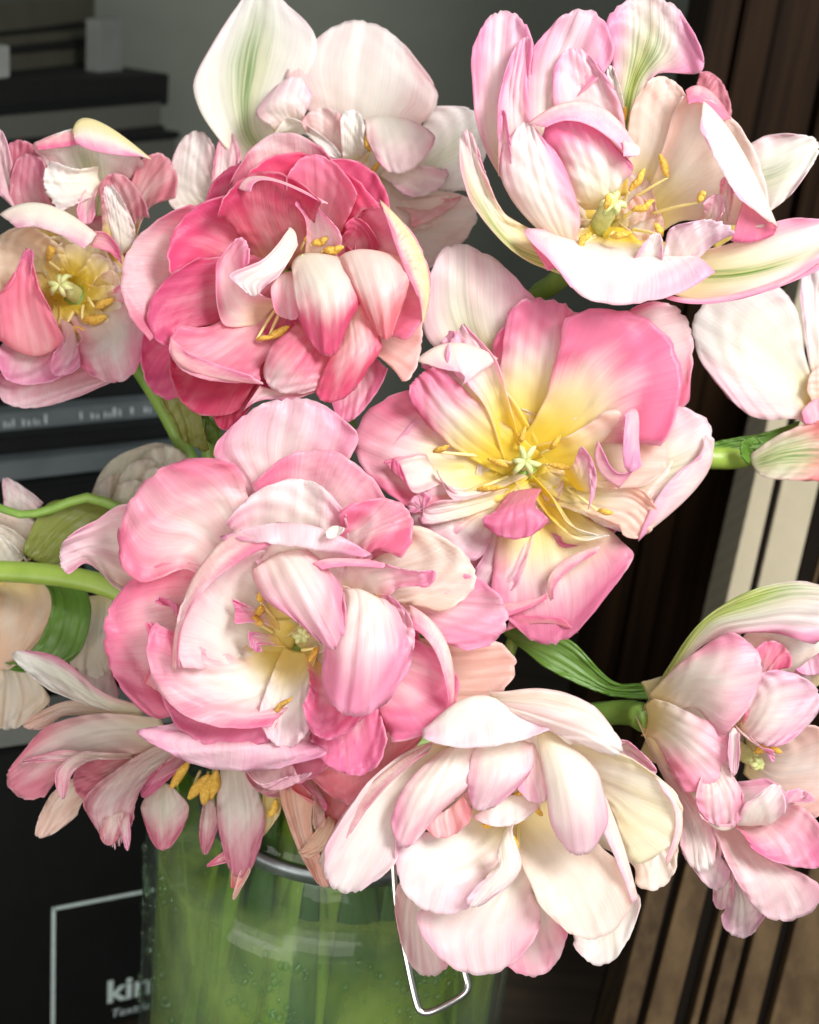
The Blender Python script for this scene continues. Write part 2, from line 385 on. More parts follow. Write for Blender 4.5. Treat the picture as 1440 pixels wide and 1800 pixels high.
# ------------------------------------------------------------------ books and boxes on the left
def hbox(name, x0, y0, d0, x1, y1, th, back, mat, parent=None, bev=0.0008, far=1.22):
    """box whose front upper edge runs from picture point (x0,y0) at distance d0 to (x1,y1) at the same height"""
    a = at(x0, y0, d0); b = at_z(x1, y1, a[2]) if y0 > 300 else at(x1, y1, d0*far); e = b - a
    n = np.cross(UP, e); n /= np.linalg.norm(n)
    if n.dot(VIEW) < 0: n = -n
    return boxmesh(name, a, e, n * back, -UP * th, mat, parent, bev), a, e, n
INK = plain('black_cover', (0.004, 0.005, 0.005), 0.6, nscale=60, namp=0.3, spec=0.3)
INK2 = plain('dark_cover', (0.007, 0.007, 0.0065), 0.65, nscale=40, namp=0.3, spec=0.3)
PAGES = plain('paper_block', (0.085, 0.088, 0.07), 0.85, nscale=400, namp=0.35, stretch=(1, 1, 14))
GREYBAR = plain('grey_spine', (0.13, 0.155, 0.16), 0.35, nscale=30, namp=0.2)
OLIVEBOOK = plain('olive_cover', (0.05, 0.048, 0.03), 0.8, nscale=30, namp=0.25)
PALEBOX = plain('pale_board', (0.16, 0.17, 0.155), 0.7, nscale=40, namp=0.15)
PRINT = plain('white_print', (0.62, 0.74, 0.74), 0.5, nscale=220, namp=0.12)
SILVER = plain('silver_print', (0.60, 0.68, 0.70), 0.3, nscale=200, namp=0.2)

def book(label, x0, y0, d0, x1, y1, th, back, cover, pages=None):
    a = at(x0, y0, d0)
    e = empty('book', a, label, 'book', 'books lying in the stack')
    if pages is None:
        hbox('cover', x0, y0, d0, x1, y1, th, back, cover, e)
    else:
        hbox('cover', x0, y0, d0, x1, y1, th * 0.16, back, cover, e)
        p0 = a - UP * th * 0.16; b = at_z(x1, y1, a[2]) if y0 > 300 else at(x1, y1, d0*1.22); ex = b - a; n = np.cross(UP, ex); n /= np.linalg.norm(n)
        if n.dot(VIEW) < 0: n = -n
        boxmesh('page_block', p0 + n * 0.003 + ex * 0.01, ex * 0.985, n * (back - 0.004), -UP * th * 0.68, pages, e, 0.0004)
        boxmesh('back_cover', p0 - UP * th * 0.681, ex, n * back, -UP * th * 0.16, cover, e)
    return e
# upper pile against the wall
book('olive hardback lying on top of the pile by the wall', -60, 15, 5200, 168, -8, 0.018, 0.14, OLIVEBOOK)
book('thin dark book beneath the olive hardback', -60, 62, 5200, 176, 42, 0.012, 0.14, INK2, OLIVEBOOK)
book('dark book with brown fore edge above the long black book', -60, 92, 5150, 170, 74, 0.018, 0.14, INK2, OLIVEBOOK)
book('long black book sticking out beneath the pale upright block', -60, 150, 5100, 298, 130, 0.023, 0.16, INK2)
book('black book with a pale grey page block', -60, 196, 5060, 292, 168, 0.026, 0.16, INK, PAGES)
book('lowest black book of the pile by the wall', -60, 262, 5000, 318, 232, 0.028, 0.17, INK, PAGES)
o, *_ = hbox('paper_block', 176, 36, 5900, 218, 32, 0.038, 0.012, PALEBOX, far=1.03); tag(o, 'pale upright block beside the olive hardback', 'block')
o, *_ = hbox('grey_card', -40, 85, 4700, 18, 80, 0.018, 0.02, PALEBOX, far=1.02); tag(o, 'pale grey card leaning at the pile edge', 'card')
# the glossy lower stack
book('black magazine on top of the glossy stack', -80, 560, 4300, 330, 520, 0.026, 0.18, INK)
bk = book('black glossy volume with silver lettering on its spine', -80, 668, 4180, 322, 640, 0.022, 0.18, INK)
bk2 = empty('book', at(-80, 735, 4150), 'silver grey spined volume under the silver lettering', 'book', 'books lying in the stack')
_, a_, e_, n_ = hbox('cover', -80, 735, 4150, 318, 700, 0.014, 0.18, GREYBAR, bk2)
rr = random.Random(4)
def smear(u0, u1, hh, par, a0, e, n):
    """one run of worn silver letters: short upright strokes with bowls"""
    bm = bmesh.new(); u = u0
    el = np.linalg.norm(e); ed = e / el
    while u < u1:
        w_ = rr.uniform(0.0018, 0.003); h_ = hh * rr.uniform(0.55, 1.0)
        def q(p, s_, hgt):
            o_ = a0 + ed * (p) - UP * (0.0015 + (hh - hgt)) - n * 0.0006
            vs = [bm.verts.new(o_), bm.verts.new(o_ + ed * s_), bm.verts.new(o_ + ed * s_ * 1.2 - UP * hgt * 0.9), bm.verts.new(o_ + ed * s_ * 0.2 - UP * hgt * 0.9)]
            bm.faces.new(vs)
        q(u, w_ * 0.45, h_)
        if rr.random() < 0.65: q(u + w_ * 1.1, w_ * 0.4, h_ * 0.8)
        u += w_ * rr.uniform(2.0, 2.9)
    for f in bm.faces: f.normal_update()
    bmesh.ops.translate(bm, verts=bm.verts, vec=-Vector(par.location))
    me = bpy.data.meshes.new('lettering'); bm.to_mesh(me); bm.free()
    o = bpy.data.objects.new('lettering', me); COL.objects.link(o); o.parent = par; me.materials.append(SILVER)
el = np.linalg.norm(e_)
smear(el*0.20, el*0.415, 0.0065, bk2, a_, e_, n_); smear(el*0.53, el*0.70, 0.0060, bk2, a_, e_, n_); smear(el*0.76, el*0.84, 0.0055, bk2, a_, e_, n_)
book('thin black volume between the two grey spines', -80, 778, 4120, 318, 742, 0.008, 0.18, INK)
book('lower grey spined volume of the glossy stack', -80, 822, 4100, 316, 780, 0.011, 0.18, GREYBAR)
book('black volume at the bottom of the glossy stack', -80, 872, 4080, 314, 825, at(-80, 872, 4080)[2] - TABLE_Z - 0.0005, 0.18, INK)

# the black box with the white frame, standing
bxe = empty('boxed_book', at(-120, 1330, 3700), 'black boxed book with white line frame and white lettering, behind the jar', 'book')
_, a_, e_, n_ = hbox('cover', -140, 1345, 3650, 420, 1262, at(-140, 1345, 3650)[2] - TABLE_Z - 0.0005, 0.028, INK, bxe)
# pale top board just above
boxmesh('top_edge', a_ + UP*0.0006 + n_*0.003, e_, n_*0.022, UP*0.011, PALEBOX, bxe)
def on_cover(px, py, lift=0.0006):
    """point of the cover's front plane seen at a picture point"""
    r = RM @ np.array([(px - W/2)/F, -(py - H/2)/F, -1.0])
    t = (a_ - CAM).dot(n_) / r.dot(n_)
    return CAM + r*t - n_*lift
def stroke(name, pts, wd, par):
    """flat printed line of width wd (picture px) on the cover"""
    vs, fs = [], []
    P = [np.array(p, float) for p in pts]
    for i, p in enumerate(P):
        t = (P[min(i+1, len(P)-1)] - P[max(i-1, 0)]); t /= np.linalg.norm(t); nn = np.array([-t[1], t[0]])
        for sg in (-1, 1): vs.append(on_cover(*(p + nn*wd/2*sg)))
    for i in range(len(P)-1): fs.append((2*i, 2*i+1, 2*i+3, 2*i+2))
    return meshobj(name, vs, fs, PRINT, par, False)
stroke('frame_line', [(92, 1900), (94, 1593)], 7, bxe)
stroke('frame_line', [(91, 1597), (420, 1534)], 6, bxe)
EDX = e_ / np.linalg.norm(e_)
def text(body, px, py, size_px, par, shear=0.0, bold=0.0, name='lettering'):
    cu = bpy.data.curves.new(name, 'FONT'); cu.body = body; cu.size = 1; cu.shear = shear; cu.offset = bold
    t = bpy.data.objects.new(name, cu); COL.objects.link(t)
    dg = bpy.context.evaluated_depsgraph_get(); me = bpy.data.meshes.new_from_object(t.evaluated_get(dg))
    bpy.data.objects.remove(t)
    p = on_cover(px, py); s_ = size_px * np.linalg.norm(p - CAM) / F / 1.05
    co = np.empty(len(me.vertices)*3); me.vertices.foreach_get('co', co); co = co.reshape(-1, 3)
    wv = p + co[:, :1]*s_*EDX + co[:, 1:2]*s_*UP - np.array(par.location)
    me.vertices.foreach_set('co', wv.ravel()); me.materials.clear(); me.materials.append(PRINT); me.update()
    o = bpy.data.objects.new(name, me); COL.objects.link(o); o.parent = par
text('kin', 186, 1762, 66, bxe, 0, 0.028)
text('Textile', 193, 1788, 24, bxe, 0.25, 0.004)

# ------------------------------------------------------------------ right: dark timber post, standing books
TIMBER = plain('dark_timber', (0.009, 0.0042, 0.0017), 0.6, nscale=7, col2=(0.024, 0.012, 0.005), stretch=(22, 22, 0.8), bump=0.25, spec=0.08)
pe = empty('timber_post', at(1150, 560, 4700), 'dark brown grooved timber post standing beside the wall', 'post')
p0 = at(1147, 560, 4700); 
ex = at(1420, 560, 4700) - p0; ex[2] = 0; exn = ex/np.linalg.norm(ex); en = np.cross(UP, exn); en = en if en.dot(VIEW) > 0 else -en
pz = p0.copy(); pz[2] = TABLE_Z - 0.0
hgt = 1.0
def vstrip(name, u0, u1, out, dep=0.06): return boxmesh(name, pz + exn*u0 - en*out, exn*(u1-u0), en*dep, UP*hgt, TIMBER, pe, 0.0012)
vstrip('moulding', 0.0, 0.016, 0.004); vstrip('moulding', 0.0175, 0.034, 0.009); vstrip('moulding', 0.0355, 0.064, 0.006)
vstrip('moulding', 0.066, 0.073, 0.013); vstrip('moulding', 0.0755, 0.12, 0.004); vstrip('moulding', 0.122, 0.24, 0.009)

LINEN = None
def linen_material(name, c, c2):
    mt, nt, out = newmat(name); b = NB(nt)
    tc = b.n('ShaderNodeTexCoord').outputs['Object']
    wv = [b.n('ShaderNodeTexWave', bands_direction=ax) for ax in ('X', 'Z')]
    for q in wv: q.inputs['Scale'].default_value = 240; q.inputs['Distortion'].default_value = 1.5; b.link(tc, q.inputs[0])
    h = b.math('MULTIPLY', wv[0].outputs[1], wv[1].outputs[1])
    n = b.noise(tc, 40, 4)
    pr = b.n('ShaderNodeBsdfPrincipled'); pr.inputs['Roughness'].default_value = 0.9
    b.link(b.mix(b.math('ADD', b.math('MULTIPLY', h, 0.5), b.math('MULTIPLY', n, 0.5)), c2, c), pr.inputs['Base Color'])
    bp = b.n('ShaderNodeBump'); bp.inputs['Strength'].default_value = 0.4; bp.inputs['Distance'].default_value = 0.0005
    b.link(h, bp.inputs['Height']); b.link(bp.outputs[0], pr.inputs['Normal']); b.link(pr.outputs[0], out.inputs[0]); return mt
LINEN = linen_material('cream_linen', (0.60, 0.53, 0.38), (0.36, 0.31, 0.21))
KRAFT = plain('brown_board', (0.08, 0.05, 0.023), 0.8, nscale=14, col2=(0.036, 0.021, 0.010), stretch=(9, 9, 1.2), bump=0.3, spec=0.2)
KRAFT2 = plain('worn_brown_board', (0.11, 0.07, 0.033), 0.8, nscale=16, col2=(0.055, 0.033, 0.015), stretch=(5, 5, 1.5), bump=0.3, spec=0.2)
DARKB = plain('dark_board', (0.007, 0.0045, 0.0025), 0.8, nscale=10, namp=0.3, spec=0.1)
def lean(name, label, cat, xt0, xt1, yt, xb0, xb1, yb, dt, db, mat, grp, dep=0.05):
    """standing board whose spine face runs from the picture's upper edge (xt0..xt1) to the lower (xb0..xb1)"""
    a, b_, c, d_ = at(xt0, yt, dt), at(xt1, yt, dt), at(xb1, yb, db), at(xb0, yb, db)
    nb = np.cross(b_ - a, d_ - a); nb /= np.linalg.norm(nb)
    if nb.dot(VIEW) < 0: nb = -nb
    vs = [a, b_, c, d_] + [q + nb*dep for q in (a, b_, c, d_)]
    fs = [(0,1,2,3), (4,7,6,5), (0,4,5,1), (1,5,6,2), (2,6,7,3), (3,7,4,0)]
    ctr = np.mean(vs, 0); o = meshobj(name, np.array(vs) - ctr, fs, mat, None, False); o.location = ctr
    bv = o.modifiers.new('bevel', 'BEVEL'); bv.width = 0.0008; bv.segments = 2
    tag(o, label, cat, grp); return o
G1 = 'upright linen volumes beside the post'; G2 = 'brown boards standing at the foot of the post'
lean('linen_volume', 'narrow cream linen volume leaning next to the dark post', 'book', 1412, 1446, 470, 1262, 1300, 1120, 4300, 4150, LINEN, G1)
lean('linen_volume', 'wide cream linen volume beyond the narrow one', 'book', 1462, 1530, 470, 1312, 1376, 1120, 4300, 4150, LINEN, G1)
lean('dark_volume', 'black volume squeezed between the two linen volumes', 'book', 1447, 1461, 470, 1301, 1311, 1120, 4320, 4170, DARKB, G1)
lean('dark_volume', 'dark volume beyond the wide linen volume', 'book', 1531, 1590, 470, 1377, 1400, 1120, 4330, 4180, DARKB, G1)
lean('linen_volume', 'thin grey edged volume by the picture edge', 'book', 1591, 1598, 470, 1401, 1407, 1120, 4320, 4170, KRAFT2, G1)
lean('dark_volume', 'broad dark volume past the thin grey edge', 'book', 1600, 1680, 470, 1408, 1560, 1120, 4340, 4190, DARKB, G1)
# lower row of boards
xs = [(1160, 1192, KRAFT, 'slim brown board standing next to the dark post'), (1216, 1258, KRAFT2, 'wide worn brown board beside the slim board'),
      (1296, 1300, KRAFT2, 'thin pale edged strip in the middle of the boards'), (1324, 1346, KRAFT, 'plain brown board after the thin pale strip'), (1368, 1404, KRAFT2, 'worn brown board with pale scuffs'),
      (1436, 1520, KRAFT2, 'outermost broad brown board')]
for x0, x1, mt, lb in xs: lean('brown_board', lb, 'board', x0 + 50, x1 + 54, 1290, x0 - 108, x1 - 98, 1900, 4000, 3800, mt, G2)
lean('dark_board', 'wide dark backing board behind the row of brown boards', 'board', 1206, 1590, 1285, 1046, 1440, 1905, 4050, 3850, DARKB, G2)

# ------------------------------------------------------------------ the jar
def clear_glass(name, tint, gloss=0.06, rough=0.02, ior=1.5, bump=0.0, haze=0.0, hazecol=(0.5, 0.7, 0.5), blur=0.0):
    mt, nt, out = newmat(name); b = NB(nt)
    t = b.n('ShaderNodeBsdfTransparent'); t.inputs[0].default_value = (*tint, 1)
    g = b.n('ShaderNodeBsdfGlossy'); g.inputs['Roughness'].default_value = rough
    f = b.n('ShaderNodeLayerWeight'); f.inputs[0].default_value = 0.5
    fac = b.math('ADD', b.math('MULTIPLY', b.math('POWER', f.outputs['Facing'], 3.5), 0.55), 0.025 * (ior - 0.7))
    if bump:
        tc = b.n('ShaderNodeTexCoord').outputs['Object']; n = b.noise(b.mapping(tc, (1, 1, 0.5)), 45, 3)
        bp = b.n('ShaderNodeBump'); bp.inputs['Strength'].default_value = bump; bp.inputs['Distance'].default_value = 0.003
        b.link(n, bp.inputs['Height']); b.link(bp.outputs[0], g.inputs['Normal']); b.link(bp.outputs[0], f.inputs['Normal'])
    tout = t.outputs[0]
    if blur:
        rf = b.n('ShaderNodeBsdfRefraction'); rf.inputs['Roughness'].default_value = 0.22; rf.inputs['IOR'].default_value = 1.12; rf.inputs[0].default_value = (*tint, 1)
        b.link(bp.outputs[0], rf.inputs['Normal'])
        mb = b.n('ShaderNodeMixShader'); mb.inputs[0].default_value = blur; b.link(tout, mb.inputs[1]); b.link(rf.outputs[0], mb.inputs[2]); tout = mb.outputs[0]
    m1 = b.n('ShaderNodeMixShader'); b.link(fac, m1.inputs[0]); b.link(tout, m1.inputs[1]); b.link(g.outputs[0], m1.inputs[2])
    last = m1.outputs[0]
    if haze:
        d1 = b.n('ShaderNodeBsdfTranslucent'); d1.inputs[0].default_value = (*hazecol, 1)
        d2 = b.n('ShaderNodeBsdfDiffuse'); d2.inputs[0].default_value = (*hazecol, 1)
        md = b.n('ShaderNodeMixShader'); md.inputs[0].default_value = 0.5; b.link(d1.outputs[0], md.inputs[1]); b.link(d2.outputs[0], md.inputs[2])
        tc = b.n('ShaderNodeTexCoord').outputs['Object']; n = b.noise(b.mapping(tc, (1, 1, 0.45)), 38, 4)
        m2 = b.n('ShaderNodeMixShader'); b.link(b.math('MULTIPLY', b.ramp(n, 0.25, 0.75), haze), m2.inputs[0]); b.link(last, m2.inputs[1]); b.link(md.outputs[0], m2.inputs[2])
        last = m2.outputs[0]
    b.link(last, out.inputs[0]); return mt
GLASS = clear_glass('jar_glass', (0.95, 0.985, 0.965), bump=0.25, haze=0.10, hazecol=(0.45, 0.60, 0.52))
WATER = clear_glass('jar_water', (0.90, 0.97, 0.74), ior=1.2, rough=0.08, bump=0.3, haze=0.52, hazecol=(0.80, 0.93, 0.18), blur=0.35)
STEEL = plain('steel_wire', (0.62, 0.62, 0.58), 0.22, 1.0)
TIN = plain('tin_band', (0.26, 0.29, 0.30), 0.42, 1.0, nscale=120, namp=0.3)
RUBBER = plain('seal', (0.45, 0.50, 0.46), 0.5)
jar = empty('glass_jar', (JA[0], JA[1], TABLE_Z), 'large clear glass swing-top jar holding the tulips in green water', 'jar')
JR = 338 * 2980 / F * K; NR = 242 * 2950 / F * K
def lathe(name, prof, mat, parent, n=72, closed=False, c=None):
    c = JA if c is None else c; vs, fs = [], []
    for r, z in prof:
        for j in range(n):
            a = 2*math.pi*j/n; vs.append((c[0] + r*math.cos(a), c[1] + r*math.sin(a), z))
    m_ = len(prof)
    for i in range(m_ if closed else m_ - 1):
        i2 = (i + 1) % m_
        for j in range(n): fs.append((i*n+j, i*n+(j+1) % n, i2*n+(j+1) % n, i2*n+j))
    return meshobj(name, vs, fs, mat, parent)
z0, zt = TABLE_Z + 0.0005, JA[2]; th = 0.004
outer = [(JR*.90, z0), (JR*.97, z0+.004), (JR, z0+.014), (JR, zt-.034), (JR*.985, zt-.026), (JR*.93, zt-.019), (NR+.001, zt-.013), (NR, zt-.004), (NR-.001, zt)]
inner = [(r - th, max(z, z0 + .007)) for r, z in outer[::-1]]
lathe('jar_wall', outer + inner, GLASS, jar, closed=True)
lathe('jar_base', [(0.0005, z0+.001), (JR*.89, z0+.001), (JR*.93, z0+.0065), (0.0005, z0+.0065)], GLASS, jar)
lathe('wire_band', [(NR+.0006, zt-.0115), (NR+.0024, zt-.011), (NR+.0024, zt-.006), (NR+.0006, zt-.0055)], TIN, jar, closed=True)
# swing lid, thrown open behind
lc = at(300, 930, 3330); la = RM @ np.array([-0.1, 0.3, 1.0]); la /= np.linalg.norm(la)
lu = np.cross(la, UP); lu /= np.linalg.norm(lu); lv = np.cross(la, lu)
vs, fs, n = [], [], 64; LRr = 160*3330/F*K
prof = [(0.01, .016), (.55, .015), (.80, .011), (.93, .004), (1.0, 0), (1.0, -.004), (.9, -.003), (.8, .006), (.5, .010), (.01, .011)]
for r, h in prof:
    for j in range(n):
        a = 2*math.pi*j/n; vs.append(lc + LRr*r*(math.cos(a)*lu + math.sin(a)*lv) + la*h)
for i in range(len(prof)-1):
    for j in range(n): fs.append((i*n+j, i*n+(j+1) % n, (i+1)*n+(j+1) % n, (i+1)*n+j))
LIDG = clear_glass('lid_glass', (0.86, 0.95, 0.93), bump=0.2, haze=0.12, hazecol=(0.50, 0.66, 0.62))
meshobj('lid', vs, fs, LIDG, jar)
tube('lid_rim', [lc + LRr*.985*(math.cos(q)*lu + math.sin(q)*lv) - la*.001 for q in np.linspace(0, 2*math.pi, 40)], [.0016]*40, LIDG, jar, sides=8, steps=90, cap=False)
a_w = lc + LRr*1.0*(lv if lv[2] < 0 else -lv)
tube('hinge_wire', [a_w, (a_w + JA)/2 - UP*.01 + np.array([-.02, .02, 0]), JA + np.array([-.3*NR, .96*NR, -.009])], [.0012]*3, STEEL, jar, sides=8)
# bail wire and clasp
dj = 2520
tube('bail_wire', [at(690, 1500, dj), at(697, 1590, dj-6), at(716, 1690, dj-16), at(733, 1765, dj-24), at(742, 1779, dj-26), at(762, 1777, dj-26), at(806, 1754, dj-14), at(822, 1738, dj-10), at(818, 1712, dj-4), at(806, 1660, dj)],
     [7*K]*10, STEEL, jar, sides=10, steps=70)
cc = at(748, 1690, dj + 30)
vs, fs = [], []
for i in range(9):
    ph = math.pi*i/8
    for j in range(20):
        a = 2*math.pi*j/20
        vs.append(cc + K*(44*math.sin(ph)*(math.cos(a)*RM[:, 0]) + 44*math.sin(ph)*math.sin(a)*RM[:, 1] + 20*math.cos(ph)*RM[:, 2]))
for i in range(8):
    for j in range(20): fs.append((i*20+j, i*20+(j+1) % 20, (i+1)*20+(j+1) % 20, (i+1)*20+j))
meshobj('clasp_boss', vs, fs, GLASS, jar)
# water
wz = zt - 0.030
o = lathe('water', [(0.0004, z0+.0085), (JR-th-.0008, z0+.0085), (JR-th-.0008, wz-.001), (JR-th-.0012, wz), (0.0004, wz-.0004)], WATER, None)
tag(o, 'green tinted water filling the glass jar', 'water')
# air bubbles and drops clinging to the wall
rb = random.Random(3); bm = bmesh.new()
for cl in range(26):
    ca = math.radians(rb.uniform(190, 320)); cz = wz - rb.uniform(-0.01, 0.09)
    for k in range(14):
        a = ca + rb.gauss(0, 0.09); z = cz + rb.gauss(0, .004); r = rb.uniform(.0005, .0015)
        mtx = Matrix.Translation((JA[0] + (JR-.0002)*math.cos(a), JA[1] + (JR-.0002)*math.sin(a), z)) @ Matrix.Diagonal((1, 1, 1.3, 1))
        bmesh.ops.create_uvsphere(bm, u_segments=8, v_segments=6, radius=r, matrix=mtx)
bmesh.ops.translate(bm, verts=bm.verts, vec=-Vector(jar.location))
me = bpy.data.meshes.new('droplets'); bm.to_mesh(me); bm.free(); me.polygons.foreach_set('use_smooth', [True]*len(me.polygons))
o = bpy.data.objects.new('droplets', me); COL.objects.link(o); o.parent = jar; me.materials.append(clear_glass('droplet', (.92, .97, .93), rough=.03)); o['kind'] = 'stuff'
def jarpt(dx, dy, dz): return (JA[0] + dx*NR, JA[1] + dy*NR, JA[2] + dz)

# ------------------------------------------------------------------ the tulips
def rootstem(t, pts, foot, rad=20, mat=None):
    """stem from the flower over picture points into the jar's mouth and down to the bottom"""
    w_ = [t.base] + [at(*p) for p in pts]
    dx, dy = foot
    w_ += [np.array(jarpt(dx*.62, dy*.62, 0.012)), np.array(jarpt(dx*.45, dy*.45, -0.05)), np.array(jarpt(-dx*.5, -dy*.5, -0.245))]
    return tube('stem', w_, [rad*K*1.15] + [rad*K]*(len(w_)-1), mat or STEM, t.e, sides=14, steps=48)

# --- wide open tulip, right of the middle
t = Tulip('wide open pink and cream tulip with yellow heart and star shaped stigma', (620, 420, 2.25), 2660, (690, 890), dict(pm=1.25, tint='pink', e=0.45, tp=0.55, y=0.95, yl=0.62, cup=10))
t.P('690 890 -2/560 620 760 580 960 680 34/570 400 820 350 1090 470 66/640 300 860 285 1060 330 74', tint='pink', al=.15, tp=.6)
t.P('690 890 -4/860 720 920 860 900 1040 30/1080 640 1150 850 1080 1080 52/1180 680 1270 860 1150 1060 54', tint='peach', al=.1, tp=.3, yl=.6)
t.P('690 890 -4/520 760 480 920 540 1060 30/280 700 230 930 360 1180 52/200 760 140 920 250 1100 54', tint='soft', al=.1, tp=.3)
t.ring(7, 470, -26, 26, .3, tint='pink', tp=.6)
t.ring(5, 210, -6, 26, .9, tint='peach', al=.1, tp=.1, yl=.75)
t.P('690 890 0/460 580 570 540 740 580 30/286 360 470 300 780 340 60/296 140 455 22 745 250 72', tint='soft', al=.08, e=.5, tp=.2, bias=.5, g=.34, gs=-.15, gw=.45)
t.P('690 890 -5/860 580 980 620 1090 700 40/1080 300 1190 380 1320 640 55/1180 235 1330 330 1335 580 60', tint='pink', e=.7, tp=.15, al=.08)
t.P('690 890 -8/1020 760 980 930 900 1080 40/1230 700 1180 940 1060 1150 55/1320 640 1425 850 1190 1150 62', e=.25, tp=.1, al=.03, y=.5, yl=.8, g=.55, gs=-.05, gw=.25)
t.fold('1398 780 1400 930 1185 1145 72/1375 870 1230 985 1130 1190 86', tint='soft', al=.35, e=.2, tp=.2)
t.P('690 890 -10/600 1060 740 1120 900 1080 20/560 1300 760 1310 1030 1180 40/560 1450 780 1470 1100 1260 56/620 1500 790 1610 970 1460 62', tint='pink', al=.05, e=.4, tp=.8, fr=.3)
t.P('690 890 0/560 1060 640 1130 720 1150 20/520 1250 600 1290 680 1290 40/470 1330 530 1400 640 1400 42', tint='soft', al=.1, e=.2, tp=.3)
t.fold('780 1425 800 1300 975 1215 74/795 1420 830 1335 960 1245 84', tint='pink', al=.35, e=.1, tp=.3)
t.fold('575 1440 690 1430 770 1400 74/590 1500 690 1465 770 1420 80', tint='pink', al=.5)
t.fold('610 1550 760 1520 885 1555 60/630 1490 740 1490 830 1500 66', tint='pink', al=.7)
t.P('690 890 0/560 1040 470 900 460 730 30/330 1080 220 880 330 660 58/210 1070 5 800 215 570 62', tint='pink', al=.05, e=.7, tp=.6, cr=4)
t.P('690 890 0/600 1030 520 1020 480 980 30/520 1230 370 1130 330 980 55/440 1290 260 1160 235 1010 60', tint='soft', al=.04, e=.3, tp=.3)
t.P('690 890 5/580 620 720 600 850 630 42/600 410 745 390 920 430 80/630 240 765 232 885 275 92', tint='pink', al=.08, tp=.9, e=.2, fr=.25, cr=4)
t.P('690 890 6/740 690 860 720 960 810 48/820 440 1030 520 1160 800 96/872 262 1255 392 1260 815 114', tint='pink', al=.08, e=.5, tp=.95, cr=-5)
t.P('690 890 8/620 620 520 640 440 720 50/430 480 390 460 300 520 80/400 330 330 430 250 500 95', tint='soft', al=.05, tp=.5)
t.P('640 860 20/610 620 560 600 520 650 80/560 470 480 440 400 520 105/430 330 420 350 350 440 110', tint='soft', al=.05, tp=.35, fr=.2)
t.fold('250 480 400 410 570 470 115/380 520 440 540 430 580 128', tint='soft', al=.12, e=.2, tp=.2)
t.P('660 900 15/610 740 490 790 420 840 60 -6/440 600 350 660 270 700 105 -8/330 490 260 540 210 600 110', tint='pink', al=.03, e=.35, tp=.75)
t.P('330 950 46/350 970 310 910 280 850 62/240 1000 160 920 130 880 80/180 870 150 870 130 900 84', tint='pink', al=.05, e=.3, tp=.8, fr=.5, y=0)
t.P('660 930 12/520 1010 480 1000 430 1010 55/400 1030 370 980 350 950 70/345 940 335 920 332 915 78', tint='soft', al=.02, tp=.2, y=.2)
t.P('600 1010 30/440 1030 420 1060 400 1110 70/330 1040 290 1080 270 1120 96/215 1100 240 1020 325 995 104', tint='soft', al=.1, tp=.5, e=.3, y=.2)
t.P('740 900 8/860 780 930 870 940 980 50/1000 690 1110 810 1110 980 80/1070 670 1240 820 1200 960 90', tint='peach', al=.45, e=.3, tp=.5)
t.fold('1075 690 1125 680 1130 780 120/1080 720 1075 900 1140 900 130', tint='soft', al=.6)
t.fold('970 800 965 900 1050 985 112/1000 860 1060 930 1130 890 128', tint='soft', al=.55)
t.P('860 960 40/870 900 900 960 930 1000 80/900 830 930 900 945 1000 105/920 825 965 950 925 1090 115', tint='soft', al=.2, e=.6)
t.P('740 930 8/950 960 960 1020 930 1080 50/1060 960 1100 1040 1050 1130 72/1180 1010 1200 1130 1090 1200 80', tint='peach', al=.25, tp=.5, e=.3, y=.6)
t.P('720 960 14/780 1010 820 1070 800 1120 40/860 1130 900 1160 900 1190 62/1000 1180 1010 1175 1020 1170 70', tint='peach', al=.0, e=.0, tp=.0, y=.9, yl=.9)
t.P('690 990 40/560 1080 650 1060 720 1060 110 -8/520 1105 650 1100 768 1105 120 -8/528 1150 650 1188 765 1135 114 -4', tint='pink', al=.8, y=0, tp=.15)
t.pistil(680, 880, 70, 38)
for x, y, a, l in ((670, 780, 70, 36), (800, 805, 50, 32), (820, 900, -10, 42), (575, 885, -20, 38), (545, 985, 5, 46), (350, 830, 20, 30), (1000, 1080, -10, 28)):
    t.stamen(x, y, 60 if 500 < x < 900 else 95, a, l, 6)
rootstem(t, [(870, 1000, 2760), (760, 1250, 2860)], (.5, -.1))
t.leaf('540 1180 -60/455 1290 490 1270 520 1240 -50/480 1330 490 1335 500 1330 -50')

# --- big soft pink tulip in the middle
t = Tulip('biggest soft pink ruffled tulip, above the jar, with cream cup and brown anther', (90, 690, 1.735), 2470, (730, 770), dict(pm=1.3, tint='pink', al=.14, e=.55, tp=.55, y=.55, yl=.35, cup=12, ru=10, fr=.12))
t.ring(6, 400, -50, 20, .2, tint='pink', al=.5)
t.ring(6, 260, -8, 70, .7, tint='peach', al=.2, tp=.2, e=.2)
t.P('500 560 -40/240 345 235 470 220 605 -10/130 395 130 460 110 520 5/45 440 25 495 42 570 40', tint='soft', al=.15, e=.4, tp=.25, g=.25, gs=.9, y=0)
t.P('720 700 -10/600 300 700 330 860 300 30/505 190 690 170 925 150 55/535 105 720 15 905 75 60', tint='soft', al=.12, e=.35, tp=.3, cr=-7)
t.P('820 800 -60/1200 760 1200 870 1200 985 -30/1370 750 1415 860 1280 985 -20', tint='peach', al=.6, e=.4, tp=.2, y=0)
t.P('860 900 -80/760 1100 950 1060 1130 1030 -40/800 1190 930 1260 1020 1180 -30', tint='coral', al=.6, e=.3, tp=.2)
t.P('640 660 0/430 540 470 430 600 340 60/270 575 330 370 560 235 85/188 480 270 285 440 185 82', cr=-8, al=.2, e=.35, tp=.45, tint='pink')
t.P('640 780 0/430 530 400 740 420 960 45/300 540 250 760 330 985 62/215 590 158 760 245 955 62', al=.3, tp=.45, tint='pink')
